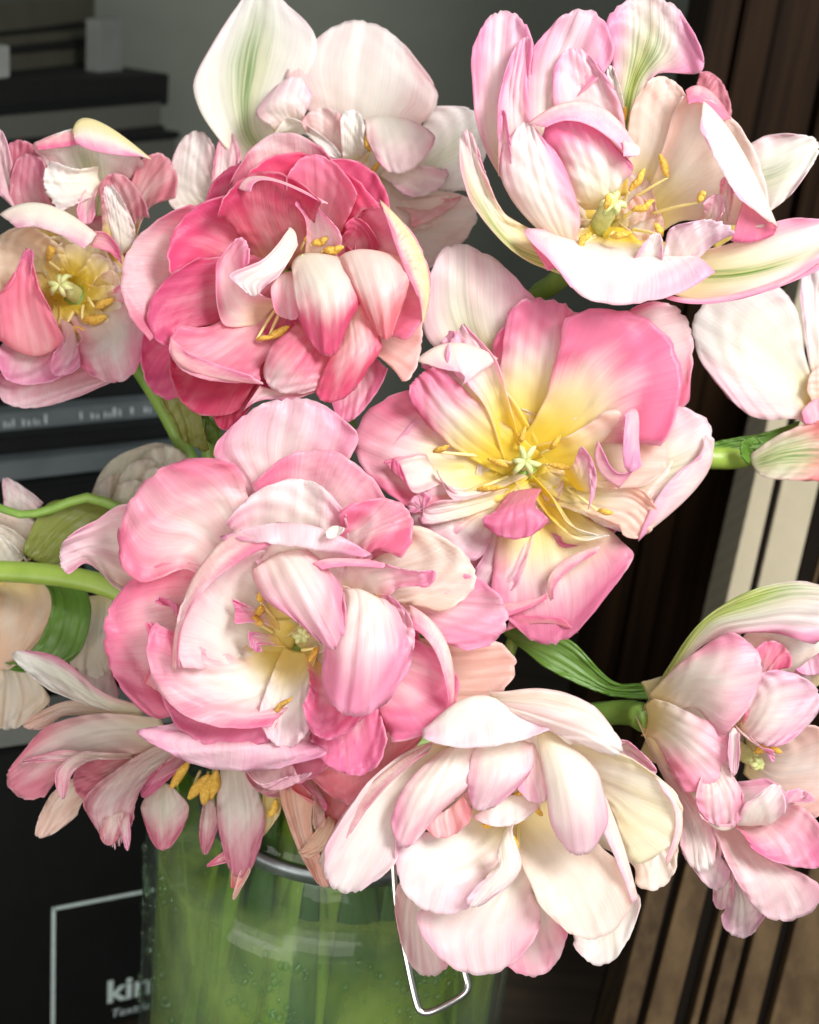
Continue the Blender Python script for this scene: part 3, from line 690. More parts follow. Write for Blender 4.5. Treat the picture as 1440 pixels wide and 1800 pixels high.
t.P('700 700 5/640 350 800 380 980 500 60/606 257 890 188 1100 480 85', al=.15, e=.4, tp=.4, tint='pink', cr=4)
t.P('800 690 0/1000 500 1010 570 1000 640 50/1100 385 1290 530 1225 670 82', tint='peach', al=.2, e=.4, tp=.15)
t.P('860 690 0/1060 600 1050 650 1080 690 50/1230 560 1230 660 1180 745 66/1285 545 1395 680 1305 800 84', tint='soft', al=.3, e=.5, tp=.3)
t.P('840 800 10/1060 740 1050 860 1000 960 66/1190 790 1235 950 1050 1090 88', tint='pink', al=.4, e=.3, tp=.4)
t.fold('1098 650 1205 760 1228 940 104/1105 720 1175 800 1212 940 118', tint='pink', al=.3, e=.4, tp=.2)
t.P('800 860 0/800 1050 900 1010 990 960 66/775 1085 930 1170 1030 1085 88', tint='pink', al=.55)
t.P('730 860 -6/400 1000 560 1030 780 1050 66/270 1036 540 1083 830 1100 105/330 1085 540 1155 800 1122 92', tint='soft', al=.25, e=.3, tp=.15)
t.P('730 820 6/390 900 500 950 700 980 66/318 850 420 1050 660 1085 95', tint='pink', al=.35)
t.P('720 640 25/560 430 720 430 900 430 85/535 375 735 262 895 352 112', tint='soft', al=.02, e=.45, tp=.12, y=.35)
t.P('800 640 20/880 440 930 440 975 485 86/885 340 1075 340 1097 500 104', tint='pink', al=.2, e=.6, tp=.4)
t.P('900 680 30/870 520 960 560 1050 600 80/960 510 1060 540 1160 580 104/1010 520 1110 545 1175 530 116', tint='soft', al=.15, tp=.4, y=.5)
t.P('740 690 34/640 530 745 520 900 520 105 6/525 438 745 398 972 490 150 6/560 455 745 472 930 508 166 0', tint='soft', al=.05, e=.5, tp=.25, fr=.15, y=.6)
t.fold('800 520 880 505 1015 520 160/830 540 900 530 1010 535 165', tint='soft', al=.6)
t.P('740 770 10/650 530 560 680 540 840 75/645 470 428 590 378 830 150', tint='soft', al=.0, e=.15, tp=.25, y=.7)
t.fold('560 420 415 600 370 840 150/665 468 448 628 392 830 170', tint='pink', al=.3, e=.2, tp=.2, ru=6)
t.P('740 800 12/520 800 600 900 720 960 80/285 690 360 950 640 1030 142', tint='pink', al=.02, e=.5, tp=.45, fr=.1, y=.7)
t.P('300 900 60/310 800 340 810 380 830 90/285 690 330 720 390 780 100', tint='pink', al=.7, y=0)
t.P('420 660 50/320 640 350 640 390 690 78/330 625 340 625 380 640 90', tint='pink', al=.5, y=0)
t.P('760 790 26/660 900 720 920 790 900 80/630 1010 715 1085 805 1010 104', tint='soft', al=.0, e=.1, tp=.2, y=.6, yl=.5)
t.P('830 820 30/790 900 860 930 950 940 105/765 970 845 1060 985 965 132', tint='pink', al=.45)
t.P('760 740 40 /880 612 940 600 1015 630 130 -10/838 780 960 790 1090 765 200 -45/825 925 945 990 1085 880 186 -32', tint='soft', al=.02, e=.35, tp=.8, y=.3, yl=.2)
t.P('1010 680 60/1030 620 1060 700 1060 780 120/1060 640 1110 740 1070 860 130', tint='soft', al=.15, tp=.3)
t.P('720 600 60/615 540 700 490 775 482 130 -6/650 625 765 590 872 575 180 -26/770 710 870 785 905 690 182 -10', tint='soft', al=.12, e=.5, tp=.5, y=0, cr=-4)
t.P('836 432 160/838 428 862 408 892 412 172/842 446 862 444 888 430 176', al=0, e=0, tp=0, y=0)
t.P('690 700 40/600 650 610 670 620 700 90/545 625 560 665 550 705 104', tint='soft', al=.2, tp=.6, e=.2)
t.P('700 760 40/610 730 620 750 640 770 90/600 730 612 780 645 795 100', tint='soft', al=.2, e=.4)
t.pistil(765, 740, 96, 34, (.3, .2), .55)
t.stamen(640, 620, 90, 80, 20, 7); t.stamen(628, 695, 96, -30, 24, 7); t.stamen(632, 668, 84, 60, 22, 7); t.stamen(705, 955, 104, 40, 46, 5, old=True); t.stamen(800, 800, 90, 240, 30, 6)
t.P('620 1080 0/590 1145 660 1152 730 1130 30/640 1195 690 1212 760 1180 50/720 1170 760 1165 808 1152 58', tint='lilac', al=.45, y=0)
rootstem(t, [(530, 1250, 2640)], (.05, -.3))

# --- deep pink tulip
t = Tulip('deepest pink cup shaped tulip with sunlit inner petals', (200, 220, 2.483), 2560, (780, 640), dict(pm=1.35, tint='hot', al=.55, e=.3, tp=.25, y=.2, yl=.3, cup=14, ru=5))
t.ring(6, 520, -40, 40, .2, tint='hot', al=.6)
t.ring(6, 330, -8, 60, .8, tint='hot', al=.5)
t.P('620 720 -10/400 370 260 620 260 900 75/300 345 40 600 125 940 122', tint='dusty', al=.35, e=.5, tp=.1)
t.P('760 600 -10/520 270 740 230 960 230 85/508 240 725 30 995 180 115', tint='dusty', al=.15, e=.8, tp=.2, g=.1)
t.P('640 800 -20/150 900 250 980 300 1060 35/118 930 150 1140 300 1210 45', tint='hot', al=.6)
t.P('700 860 -14/450 1150 520 1140 640 1120 50/420 1235 490 1335 600 1235 62', tint='deep', al=.9)
t.P('700 820 -5/280 1040 420 1080 620 1110 58/235 1000 310 1225 520 1275 76', tint='deep', al=.75)
t.P('860 840 -16/940 1180 1050 1130 1160 1040 20/960 1230 1040 1290 1205 1085 40', tint='pink', al=.4)
t.P('860 740 -5/1140 760 1180 900 1160 1010 50/1335 780 1345 960 1290 1140 84', tint='peach', al=.45, e=.4)
t.P('860 640 0/1080 400 1160 640 1160 900 75/1165 325 1375 620 1310 940 122', tint='pink', al=.4, e=.5)
t.P('820 580 8/640 330 840 300 1060 380 95/560 210 850 125 1185 350 132', tint='hot', al=.65)
t.P('800 600 12/760 330 900 300 1040 350 110/755 200 900 130 1060 270 142', tint='pink', al=.5)
t.P('740 650 10/330 620 480 500 560 380 90/230 650 290 415 515 290 138', tint='hot', al=.6)
t.P('730 690 12/300 900 380 740 440 580 84/225 990 150 790 340 585 118', tint='hot', al=.7)
t.P('770 610 22/520 440 680 420 870 400 105/438 375 640 200 905 312 152', tint='deep', al=.6, tp=.1)
t.fold('545 275 660 225 925 335 152/600 290 680 240 900 335 162', tint='soft', al=.35)
t.P('750 760 20/420 880 500 960 640 1040 92/258 870 300 1070 630 1132 140', tint='pink', al=.55, e=.3, tp=.0)
t.fold('246 930 320 1065 645 1130 143/330 1000 430 1035 590 1090 160', tint='soft', al=.45, e=.3, fr=.3)
t.fold('1172 335 1358 590 1352 860 130/1195 420 1255 590 1338 770 152', tint='pink', al=.0, e=.5, tp=.75, g=.35, gw=.8, y=.25, yl=.6)
t.P('880 600 60/840 420 900 440 990 480 105/785 330 835 308 905 375 128', tint='soft', al=.35)
t.P('960 600 40/1010 470 1080 480 1150 540 80/1010 430 1080 410 1165 520 104', tint='hot', al=.6)
t.P('820 640 40/690 700 740 660 800 690 95/700 820 750 845 805 855 108', tint='soft', al=.3)
t.P('700 800 45/480 860 540 770 640 740 84/448 620 500 600 570 640 118/488 552 560 490 602 580 148', tint='soft', al=.3, e=.4)
t.P('780 470 90/765 455 790 480 800 530 120/655 585 690 620 720 655 168/508 655 590 690 690 680 178/560 710 612 748 650 712 172', tint='lilac', al=.0, e=.5, tp=.15, y=0)
t.P('840 560 70/780 620 850 575 995 590 120 -6/800 790 930 735 1072 760 185 -24/850 945 950 1010 1010 890 164 -10', tint='hot', al=.0, e=.15, tp=1.0, y=0, g=.10)
t.P('1000 620 80/985 590 1080 545 1245 570 130 -10/1040 710 1150 720 1285 680 184 -30/1130 880 1190 940 1228 885 160 -10', tint='coral', al=.12, e=.5, tp=.6, y=0)
t.P('1040 780 100/970 960 1040 850 1085 780 130 -6/945 1010 1050 1005 1165 960 172 -22/872 1195 1000 1195 1115 1060 150 -10', tint='hot', al=.3, e=.5, tp=.5, y=0, cr=-6)
t.P('860 900 80/790 880 880 930 948 1010 124 -6/690 970 790 1060 900 1130 158 -20/648 1095 720 1165 865 1172 140 -8', tint='hot', al=.65, e=.1, tp=-.45, y=0, cr=-5)
t.fold('640 1138 740 1160 875 1165 120/568 1245 650 1200 770 1205 128', tint='pink', al=.3, e=.3, ru=5)
t.pistil(830, 600, 100, 30, (.2, .2), .5)
t.stamen(900, 505, 90, 20, 30, 7); t.stamen(960, 540, 94, 10, 36, 8); t.stamen(720, 905, 96, 30, 44, 8); t.stamen(660, 930, 92, 10, 30, 5); t.stamen(850, 480, 84, 60, 26, 6)
rootstem(t, [(370, 760, 2760), (440, 1000, 2840)], (-.35, .2))
t.leaf('420 1130 -60/210 1190 300 1190 385 1240 -60/260 1290 330 1310 395 1340 -66/300 1380 345 1400 420 1440 -80', OLIVE)
t.leaf('360 1240 -90/395 1260 430 1300 470 1350 -80/400 1380 450 1400 500 1420 -90', LEAF)

# --- pale tulip at the top right
t = Tulip('pale pink and white tulip with lime streaks above the wide open tulip', (780, 0, 2.182), 2640, (620, 880), dict(pm=1.3, tint='soft', al=.06, e=.55, tp=.4, y=0.7, yl=0.45, cup=12))
t.ring(6, 230, -20, 40, .2, tint='peach', al=.1)
t.P('900 700 -60/980 300 1010 400 1060 490 -30/990 262 1075 325 1112 460 -20', tint='dusty', al=.5)
t.P('1000 860 -50/1150 575 1190 690 1240 815 0/1260 520 1290 650 1320 755 20/1365 512 1440 555 1395 665 34', e=.25, tp=.0, al=0, g=.3, gs=.1, gw=.4)
t.P('660 780 -10/650 330 720 360 800 300 45/640 140 790 170 985 270 75/608 62 800 -20 965 110 88', g=1.0, gs=-.08, gw=.5, e=.7, tp=.25, cr=4)
t.P('450 900 0/160 570 220 520 300 500 60/110 270 220 280 335 270 100/118 130 235 38 352 135 112', e=.6, tp=.4, tint='soft')
t.P('520 860 8/330 480 400 470 480 430 80/303 280 440 260 625 255 104/368 140 530 32 658 130 120', e=.6, tp=.45, cr=4)
t.P('480 880 14/230 610 280 560 345 500 92/208 410 260 380 322 330 122/248 230 300 148 352 150 132', tint='soft', al=.2, e=.5, tp=.3)
t.P('600 740 20/430 410 550 420 685 435 92/422 285 520 270 635 310 110/438 220 505 182 578 228 120', tint='soft', al=.14, e=.4, tp=.2)
t.P('650 620 30/630 330 660 330 690 410 60/625 262 640 250 660 275 66', al=0, e=.1, tp=0)
t.P('690 840 0/700 620 780 600 870 610 45/718 440 820 420 945 430 92/758 340 842 292 948 372 112', tint='peach', al=.2, e=.3, tp=.35)
t.P('720 870 0/800 690 880 720 900 850 40/890 430 1040 560 1100 850 100/930 345 1155 510 1278 870 142', tint='peach', al=.22, e=.35, tp=.25)
t.fold('930 345 1010 340 1100 450 140/940 400 1000 400 1060 460 150', tint='pink', al=.6)
t.fold('1000 390 1135 560 1278 862 158/985 500 1060 650 1130 760 180', tint='lilac', al=.0, e=.5, tp=.4, fr=.8, ru=7)
t.fold('1150 770 1205 800 1280 862 150/1105 925 1180 930 1265 900 132', tint='pink', al=.85)
t.P('700 900 -10/900 960 920 1020 900 1130 50/1120 930 1130 1020 1080 1146 105/1290 850 1330 970 1310 1086 128/1440 832 1540 880 1465 990 140', e=.55, tp=.1, al=.04, g=.8, gs=.25, gw=.2, y=.4, yl=.8)
t.fold('860 1130 1100 1130 1450 1005 135/860 1147 1110 1152 1450 1030 142', tint='soft', al=.6)
t.P('560 1000 30/460 1055 420 970 335 880 80/270 965 240 890 225 810 112/110 775 125 690 152 640 134/50 590 82 495 132 560 152', e=.35, tp=.15, g=.7, gs=-.75, gw=.45, y=.4, yl=.9)
t.P('600 900 10/520 900 640 930 900 950 60/320 890 640 990 985 1000 140/450 1045 650 1170 1040 1078 158', e=.45, tp=.15, cr=5, tint='soft')
t.fold('310 885 360 920 460 1000 150/400 1040 440 1030 480 1045 150', tint='pink', al=.6)
t.P('560 900 60/420 920 470 935 506 945 105 -4/248 740 370 760 518 830 158 -18/222 590 330 600 452 620 172 -14/268 500 320 470 372 520 166 -8', e=.5, tp=.1, bias=.5, y=.25)
t.P('225 660 130/212 560 230 540 260 600 158/212 430 230 420 240 440 168', tint='soft', al=.3, y=0)
t.P('620 800 60/500 752 600 748 660 735 120 -4/440 620 570 625 720 650 158 -22/365 500 500 445 695 590 162 -8', tint='pink', al=.0, e=.2, tp=.85, bias=-.8, y=.25)
t.fold('330 468 560 392 748 575 168/400 485 545 475 705 600 186', tint='soft', al=.35, e=.3, tp=.1)
t.fold('690 540 745 560 748 595 186/690 600 715 600 735 600 190', tint='lilac', al=.2)
t.P('700 960 50/830 990 880 1000 950 1000 112/870 880 960 900 1045 930 156 -8/958 850 1045 842 1138 885 172', tint='lilac', al=.1, e=.3, tp=.25, y=0, fr=.4)
t.P('690 960 50/730 990 780 1000 832 1000 116/760 940 822 892 842 960 142', tint='lilac', al=.05, tp=.15)
t.P('1000 880 70/1000 800 1030 830 1050 850 120/995 775 1060 745 1082 800 142', tint='lilac', al=.25, y=0)
t.P('1060 900 80/1060 740 1085 760 1105 780 110/1060 690 1090 680 1116 720 130', tint='soft', al=.1, y=0)
t.P('620 880 10/540 880 560 960 640 985 60/530 870 480 940 620 1000 80', y=.9, yl=1.2, al=0, e=0, tp=0)
t.P('640 870 10/640 960 700 950 780 960 60/620 980 700 990 790 980 80', y=.9, yl=1.2, al=0, e=0, tp=0)
t.pistil(640, 790, 110, 44, (.3, .8), .75)
for x, y, a, l, z in ((690, 445, 80, 36, 60), (742, 690, 55, 48, 80), (845, 635, 110, 44, 90), (765, 788, 25, 44, 110), (540, 922, 50, 36, 125), (990, 755, 60, 22, 150), (625, 775, 80, 26, 150), (680, 900, 10, 40, 130), (825, 880, 120, 26, 130)):
    t.stamen(x, y, z, a, l, 7)
rootstem(t, [(985, 490, 2740), (930, 540, 2860), (800, 900, 2960)], (.45, .5), 22)

# --- white tulip nodding over the jar
t = Tulip('white nodding tulip with lilac edges hanging in front of the jar', (550, 1190, 2.149), 2500, (790, 470), dict(pm=0.95, tint='soft', al=.04, e=.35, tp=.3, y=.3, yl=.35, cup=12, ru=5))
t.ring(6, 330, -30, 40, .2, tint='peach', al=.1)
t.P('900 700 -40/980 960 1080 900 1220 830 0/988 1030 1120 1082 1238 890 22', e=.1, tp=.05, g=.22, gs=.2, gw=.3, y=.1)
t.P('620 620 -20/330 780 400 850 480 950 40/312 930 400 1120 540 1085 58', tint='dusty', al=.12, e=.3, tp=.3)
t.P('800 600 -20/700 1000 830 920 950 930 45/735 1105 880 1120 972 960 64', tint='pink', al=.1, tp=.45)
t.P('900 500 -10/1200 700 1260 650 1340 600 55/1225 808 1340 780 1388 640 84', tint='peach', al=.12, e=.2)
t.P('1000 380 30/1130 310 1150 270 1165 240 60/1250 390 1300 360 1245 285 88', tint='soft', al=.35, y=0)
t.P('770 540 0/520 840 690 820 820 800 80/400 900 600 960 855 900 108/440 1030 620 1128 810 1050 120', tint='soft', al=.06, e=.35, tp=.3, cr=-5)
t.P('860 420 20/980 260 1050 380 1100 470 90/1180 300 1230 460 1180 630 132/1285 362 1400 530 1250 730 150', tint='tan', al=.4, e=.25, tp=.2)
t.fold('1290 365 1395 520 1340 710 152/1330 440 1372 540 1335 680 160', tint='lilac', al=.35)
t.P('780 500 20/790 700 900 680 1060 620 88/850 840 1000 820 1180 740 132/905 920 1080 990 1225 840 148', tint='peach', al=.16, e=.2, tp=.2)
t.fold('1108 455 1175 640 1228 835 150/1080 560 1145 690 1205 850 158', tint='soft', al=.2, e=.3)
t.P('760 500 20/480 580 580 660 680 720 90/330 600 420 740 600 830 132/305 680 390 862 590 895 148', tint='soft', al=.05, e=.3, tp=.25, cr=-5)
t.P('620 340 10/440 250 480 300 500 360 50/240 370 310 440 330 560 112/100 560 190 620 312 690 142/26 700 95 812 225 790 152', e=.3, tp=.15, al=.04, bias=-.6, cr=3)
t.fold('445 250 180 440 24 690 130/430 290 230 470 62 745 150', tint='dusty', al=.45, e=.2)
t.P('760 440 60/440 530 510 500 575 440 128/438 600 520 604 614 530 142', tint='coral', al=.35, tp=.3, y=0)
t.P('800 300 60/800 285 830 250 852 290 112/788 385 830 370 882 365 140 -6/768 432 850 480 890 440 136', tint='soft', al=.25, y=0)
t.P('770 480 60/610 522 740 452 852 476 104 0/618 542 740 564 848 500 124 0', tint='soft', al=.05, tp=.15, y=0)
t.P('600 240 80/470 292 550 262 622 250 124 -6/345 420 455 425 592 400 178 -20/288 575 355 645 445 540 166 -8', tint='soft', al=.1, e=.55, tp=.45, y=0, cr=-4)
t.P('720 230 80/618 258 720 248 828 265 132 -6/588 380 700 385 822 350 180 -20/590 470 650 506 765 430 164 -8', tint='soft', al=.1, e=.5, tp=.5, y=0)
t.P('870 200 90/850 232 882 214 925 225 130 -6/878 380 965 360 1064 350 196 -28/900 540 1005 540 1112 520 196 -28/935 632 1020 674 1098 600 170 -10', tint='lilac', al=.0, e=.35, tp=.6, y=.2, ru=3)
t.P('640 140 60/420 195 620 75 835 160 158 -6/425 238 640 268 892 204 190 -4', tint='lilac', al=.0, e=.45, tp=.3, y=0, cr=-6, rnd=.02)
t.P('680 60 100/682 58 690 90 722 114 152/880 48 870 122 882 196 190 -18/1050 104 1042 180 1010 248 188 -18/1135 195 1172 275 1118 302 168 -4', tint='lilac', al=.35, e=.2, tp=-.3, y=0, g=.22, gs=-.6)
t.P('740 560 100/700 655 722 620 754 588 150 -4/698 722 740 714 786 712 172 -8/620 790 685 800 742 786 172 -8/568 862 620 868 672 838 164', tint='lilac', al=.0, e=.5, tp=.3, y=0)
t.stamen(765, 640, 110, 100, 38, 6); t.stamen(850, 508, 100, 140, 20, 5); t.stamen(660, 560, 96, 0, 20, 5); t.stamen(770, 545, 96, 0, 26, 5); t.stamen(770, 450, 92, 30, 26, 6)
t.pistil(770, 455, 70, 30)
rootstem(t, [(900, 1290, 2600), (800, 1330, 2760)], (.35, -.5))

# --- tulip at the lower right, seen from the side
t = Tulip('tulip with lime and white outer petals turned sideways on a thick stem', (1110, 1010, 2.77), 2640, (70, 700), dict(pm=1.2, tint='soft', al=.06, e=.5, tp=.4, y=.3, yl=.3, cup=12))
t.P('90 700 -10/250 480 300 700 220 950 40/450 400 540 760 380 1080 60', tint='peach', al=.05, tp=.1)
t.P('250 900 -5/400 1000 500 1150 400 1320 50/720 1000 780 1250 600 1500 80', tint='soft', al=.12, tp=.2)
t.P('500 720 10/560 300 700 420 800 480 95/690 225 920 300 990 480 118', tint='peach', al=.12, e=.1, tp=.1)
t.P('560 850 0/700 830 720 950 700 1100 60/900 720 1060 900 940 1190 110', tint='peach', al=.3, e=.2, tp=.35)
t.P('520 740 60/590 485 640 470 700 480 118/600 345 722 330 798 440 138', tint='pink', al=.3, e=.4)
t.P('560 760 80/555 690 600 670 622 640 130/610 480 652 500 664 570 150', tint='pink', al=.55)
t.P('530 740 90/545 700 540 730 560 782 120/620 500 680 640 680 832 166/758 460 922 600 800 800 172', tint='soft', al=.14, e=.35, tp=.3)
t.P('880 560 80/800 460 860 420 920 380 130/820 480 880 490 960 470 140', tint='soft', al=.2)
t.P('100 640 0/180 450 240 420 320 365 80/330 240 400 240 485 292 142/520 108 600 185 690 280 162/760 36 800 150 840 320 174/960 48 1010 170 965 340 176', g=1.4, gs=-.85, gw=.75, e=.5, bias=.8, tp=.1, cup=-12)
t.P('110 660 30/250 425 280 520 300 640 130 -16/470 292 470 510 430 770 188 -20/545 298 635 490 480 780 190 -6', tint='soft', al=.02, e=.4, bias=-.6, tp=.5, y=.3)
t.P('60 740 -5/100 870 160 960 230 1000 56/225 1150 290 1180 345 1150 118/245 1370 350 1448 432 1350 132', tint='pink', al=.25, e=.3, tp=-.2, g=.3, gs=-.9, gw=.5)
t.P('300 1250 40/255 1365 340 1390 432 1370 96/318 1452 412 1536 492 1460 106', tint='lilac', al=.1, tp=.4)
t.P('430 1400 20/400 1530 450 1500 500 1480 56/398 1602 440 1632 492 1590 66', tint='lilac', al=.15, tp=.3, y=0)
t.P('460 1420 20/480 1480 520 1520 592 1560 50/470 1600 540 1610 655 1640 64/428 1700 540 1772 640 1690 74', tint='lilac', al=.15, tp=.35, y=0, cr=4, fr=.2)
t.P('460 1180 60/440 1330 560 1360 720 1400 124/520 1500 680 1510 880 1490 148/565 1580 740 1690 965 1580 140', tint='lilac', al=.3, e=.45, tp=.15, y=0)
t.P('540 1180 80/540 1260 680 1260 860 1160 146/600 1350 800 1425 1010 1420 178', tint='pink', al=.35, e=.3, tp=.3, y=0)
t.P('80 720 20/130 612 150 720 110 800 80 -8/320 692 300 830 205 960 162 -20/482 768 445 965 288 1090 172 -8', tint='soft', al=.02, e=.45, bias=.7, tp=.55, y=.35, yl=.5)
t.P('480 860 100/480 768 500 750 522 770 172/468 900 500 980 530 900 182', tint='lilac', al=.15, y=0)
t.P('420 900 100/338 1000 400 970 452 918 156/318 1090 440 1095 534 1050 184 -6/348 1182 462 1236 550 1180 178', tint='soft', al=.15, e=.4, y=0, cr=-4)
t.fold('330 1160 420 1240 505 1225 180/345 1190 420 1215 500 1210 186', tint='soft', al=.05)
t.P('540 1180 120/510 1215 580 1222 662 1222 156/560 1110 640 1130 742 1160 192/640 1062 722 1016 762 1150 202', tint='soft', al=.06, e=.2, tp=.1, y=0, fr=.7)
t.P('660 1200 120/680 1200 720 1165 700 1120 160/775 1030 865 1055 908 1105 190', tint='lilac', al=.2, y=0, fr=.5)
t.fold('370 1220 420 1300 425 1390 130/385 1230 432 1300 430 1380 138', tint='soft', al=.1)
t.P('520 740 100/535 770 560 790 590 800 140/630 840 640 850 660 870 176/690 850 700 890 690 925 190', tint='soft', al=.2, e=.3, y=0)
t.pistil(600, 910, 110, 40, (.8, -.4), .4); t.stamen(695, 852, 150, -20, 30, 6, 560, 860); t.stamen(640, 850, 140, 20, 30, 8, 540, 860)
rootstem(t, [(1100, 1252, 2720), (1000, 1262, 2800), (800, 1300, 2900)], (.6, -.2), 26)
t.leaf('120 620 -30/60 640 40 670 40 700 -40', LEAF)

# --- tulip with fringed petals, left edge
t = Tulip('shaded pink tulip with fringed petals and yellow heart beside the black books', (0, 180, 3.0), 2780, (380, 1000), dict(pm=1.1, tint='dusty', al=.2, e=.4, tp=.4, y=0.7, yl=.45, cup=12))
t.P('380 1000 -35/150 600 400 520 700 620 5/110 380 430 300 800 440 24', tint='dusty', al=.35)
t.P('380 1000 -35/200 900 60 900 60 1150 5/-60 700 -80 950 -40 1300 24', tint='dusty', al=.3)
t.ring(6, 290, -14, 34, .5, tint='soft', al=.05, tp=.1, e=.1, y=.95, yl=.95)
t.ring(6, 420, -45, 10, .2, tint='dusty', al=.4)
t.P('300 760 -20/60 480 140 440 250 440 30/25 212 150 208 258 312 52', tint='dusty', al=.6)
t.P('250 800 0/80 560 60 500 60 420 60/-70 420 -20 140 66 290 96', tint='lilac', al=.35)
t.P('440 800 -20/300 440 500 460 640 450 25/185 225 440 260 745 320 70/255 190 450 140 700 250 86', tint='dusty', al=.02, e=.5, tp=.0, g=.55, gs=.05, gw=.3, y=.2)
t.fold('185 215 300 165 420 150 90/200 250 300 240 400 225 98', tint='pink', al=.5)
t.fold('385 150 500 92 785 288 100/400 215 540 266 735 284 114', tint='soft', al=.0, e=.2, tp=.75, g=.0, y=.35, yl=.5)
t.P('640 800 -5/660 560 720 520 780 560 35/732 300 880 285 955 490 72', tint='dusty', al=.35, e=.4)
t.P('300 800 5/60 520 140 480 245 465 55/72 315 160 268 258 335 76', tint='dusty', al=.7)
t.P('600 780 5/540 560 620 540 720 620 55/528 412 660 388 802 590 80', tint='dusty', al=.35)
t.P('320 960 0/240 700 120 820 80 1000 56/110 640 -70 800 -50 1080 96', tint='tan', al=.75, e=.1, tp=.0)
t.P('380 1000 -25/430 760 520 800 610 860 10/480 735 650 800 640 1080 36', y=.95, yl=1.6, al=0, e=0, tp=0)
t.P('380 1000 -25/230 900 260 800 340 760 20/150 900 240 720 400 740 44', tint='tan', al=.6, y=.8, yl=.9)
t.P('380 1000 -25/280 1100 400 1200 600 1130 12/250 1130 400 1290 640 1180 32', y=.9, yl=1.4, al=0, e=0, tp=.2)
t.P('520 400 50/385 350 375 430 425 520 88/248 300 225 430 300 580 110', tint='soft', al=.0, e=.15, tp=.0, fr=.9, y=0, ru=8)
t.P('512 420 45/430 500 462 510 502 500 82/402 590 450 642 502 612 100', tint='soft', al=.3, y=0)
t.P('640 800 40/590 700 640 770 712 692 92/568 590 620 600 692 612 122 -6/532 460 578 425 632 482 132', tint='soft', al=.0, e=.25, tp=.1, fr=.9, y=0, ru=8)
t.fold('5 585 235 535 505 690 146/95 662 245 672 440 768 164', tint='lilac', al=.0, e=.6, tp=.5, ru=5, cr=0)
t.P('500 700 100/480 680 500 720 490 760 130/560 690 570 740 580 790 136/640 780 640 830 650 860 130', tint='pink', al=.5, y=0)
t.P('60 1150 30/0 1250 180 1335 340 1275 84/0 1010 130 1055 262 1085 116/78 965 142 765 182 935 130', tint='pink', al=.75, y=0)
t.P('120 1000 90/85 900 120 880 165 900 120/130 785 160 775 180 790 130', tint='pink', al=.7, y=0)
t.P('300 1150 0/0 1300 150 1370 280 1340 58/0 1420 130 1490 385 1440 96', tint='soft', al=.35)
t.P('360 1160 40/330 1260 380 1280 415 1310 90/272 1340 290 1440 422 1412 116', tint='soft', al=.45, y=0)
t.P('480 1100 10/430 1250 580 1220 745 1130 60/398 1310 580 1330 758 1285 84/428 1412 620 1478 745 1370 86', tint='pink', al=.1, e=.7, tp=.3, y=0)
t.P('300 1250 -20/0 1440 200 1490 625 1440 50/-20 1545 180 1612 540 1500 64', tint='pink', al=.5, e=.2, tp=-.2, y=0)
t.P('560 950 10/540 920 580 940 600 960 50/530 905 600 890 640 960 70', tint='tan', al=.4)
t.P('560 1020 10/600 1000 620 1020 640 1050 50/600 980 660 970 690 1060 70', tint='soft', al=.3)
t.pistil(330, 970, 60, 40, (-.5, .3), .85)
t.stamen(265, 780, 40, 80, 38, 8); t.stamen(550, 1060, 40, 25, 36, 9); t.stamen(500, 1140, 44, 10, 44, 10); t.stamen(400, 1205, 34, 0, 40, 8)
rootstem(t, [(240, 640, 2900), (330, 800, 3000), (450, 1100, 3000)], (-.6, .4))

# --- white tulip behind, top
t = Tulip('white crumpled tulip with two tall broad petals against the grey wall', (300, 0, 2.571), 2880, (850, 860), dict(pm=0.9, tint='soft', al=.05, e=.35, tp=.2, y=.3, yl=.35, cup=10))
t.ring(6, 330, -30, 10, .2, tint='peach', al=.1)
t.P('480 760 -10/230 640 340 600 450 500 35/110 400 340 300 610 330 58/185 210 380 120 645 160 52/315 5 410 -60 530 15 44', e=.15, tp=.05, al=0, g=.6, gs=.05, gw=.34, y=.1, ru=4)
t.P('820 760 -10/640 520 820 560 1100 600 45/528 345 830 340 1198 450 58/615 215 870 92 1135 285 44', tint='dusty', al=.12, e=.45, tp=.0, cr=-6, ru=4)
t.P('900 800 -20/1100 640 1130 760 1140 860 20/1190 490 1300 640 1345 850 30/1240 476 1420 555 1385 830 34', e=.1, tp=.05, al=0, g=.22, gs=.1)
t.P('250 980 -30/0 920 90 870 210 880 10/10 690 110 590 205 660 24', tint='dusty', al=.08, e=.3, tp=.1, cr=-5)
t.P('320 900 -10/195 880 240 820 290 800 30/198 700 255 590 325 690 38', tint='pink', al=.25)
t.P('860 900 -20/760 720 930 700 1100 720 15/740 600 930 560 1150 680 30', tint='peach', al=.15, e=0, tp=0)
t.P('860 800 -10/800 760 950 820 1120 850 30/960 990 1150 1040 1300 880 48', tint='peach', al=.22, e=.1, tp=.1)
t.P('950 850 -5/1040 900 1060 1000 1060 1120 36/1320 868 1380 1010 1165 1245 58', tint='peach', al=.3, e=.2, tp=.1, fr=.3)
t.P('1000 900 10/1080 960 1180 940 1260 900 50/1090 1040 1240 960 1330 880 66', tint='coral', al=.25, fr=.4)
t.P('500 640 60/460 622 520 600 600 605 96/540 535 620 580 655 640 112/705 622 768 705 700 705 118', al=0, e=.1, tp=.1, y=.2)
t.P('560 600 60/450 568 540 545 602 520 106/388 512 510 460 637 440 140 -22/458 402 560 345 622 392 124 -10', tint='soft', al=.14, e=.2, y=.2)
t.P('700 680 50/620 605 690 640 772 682 100/588 542 690 486 802 540 132', tint='coral', al=.2, e=.3, tp=.1, y=0, ru=8)
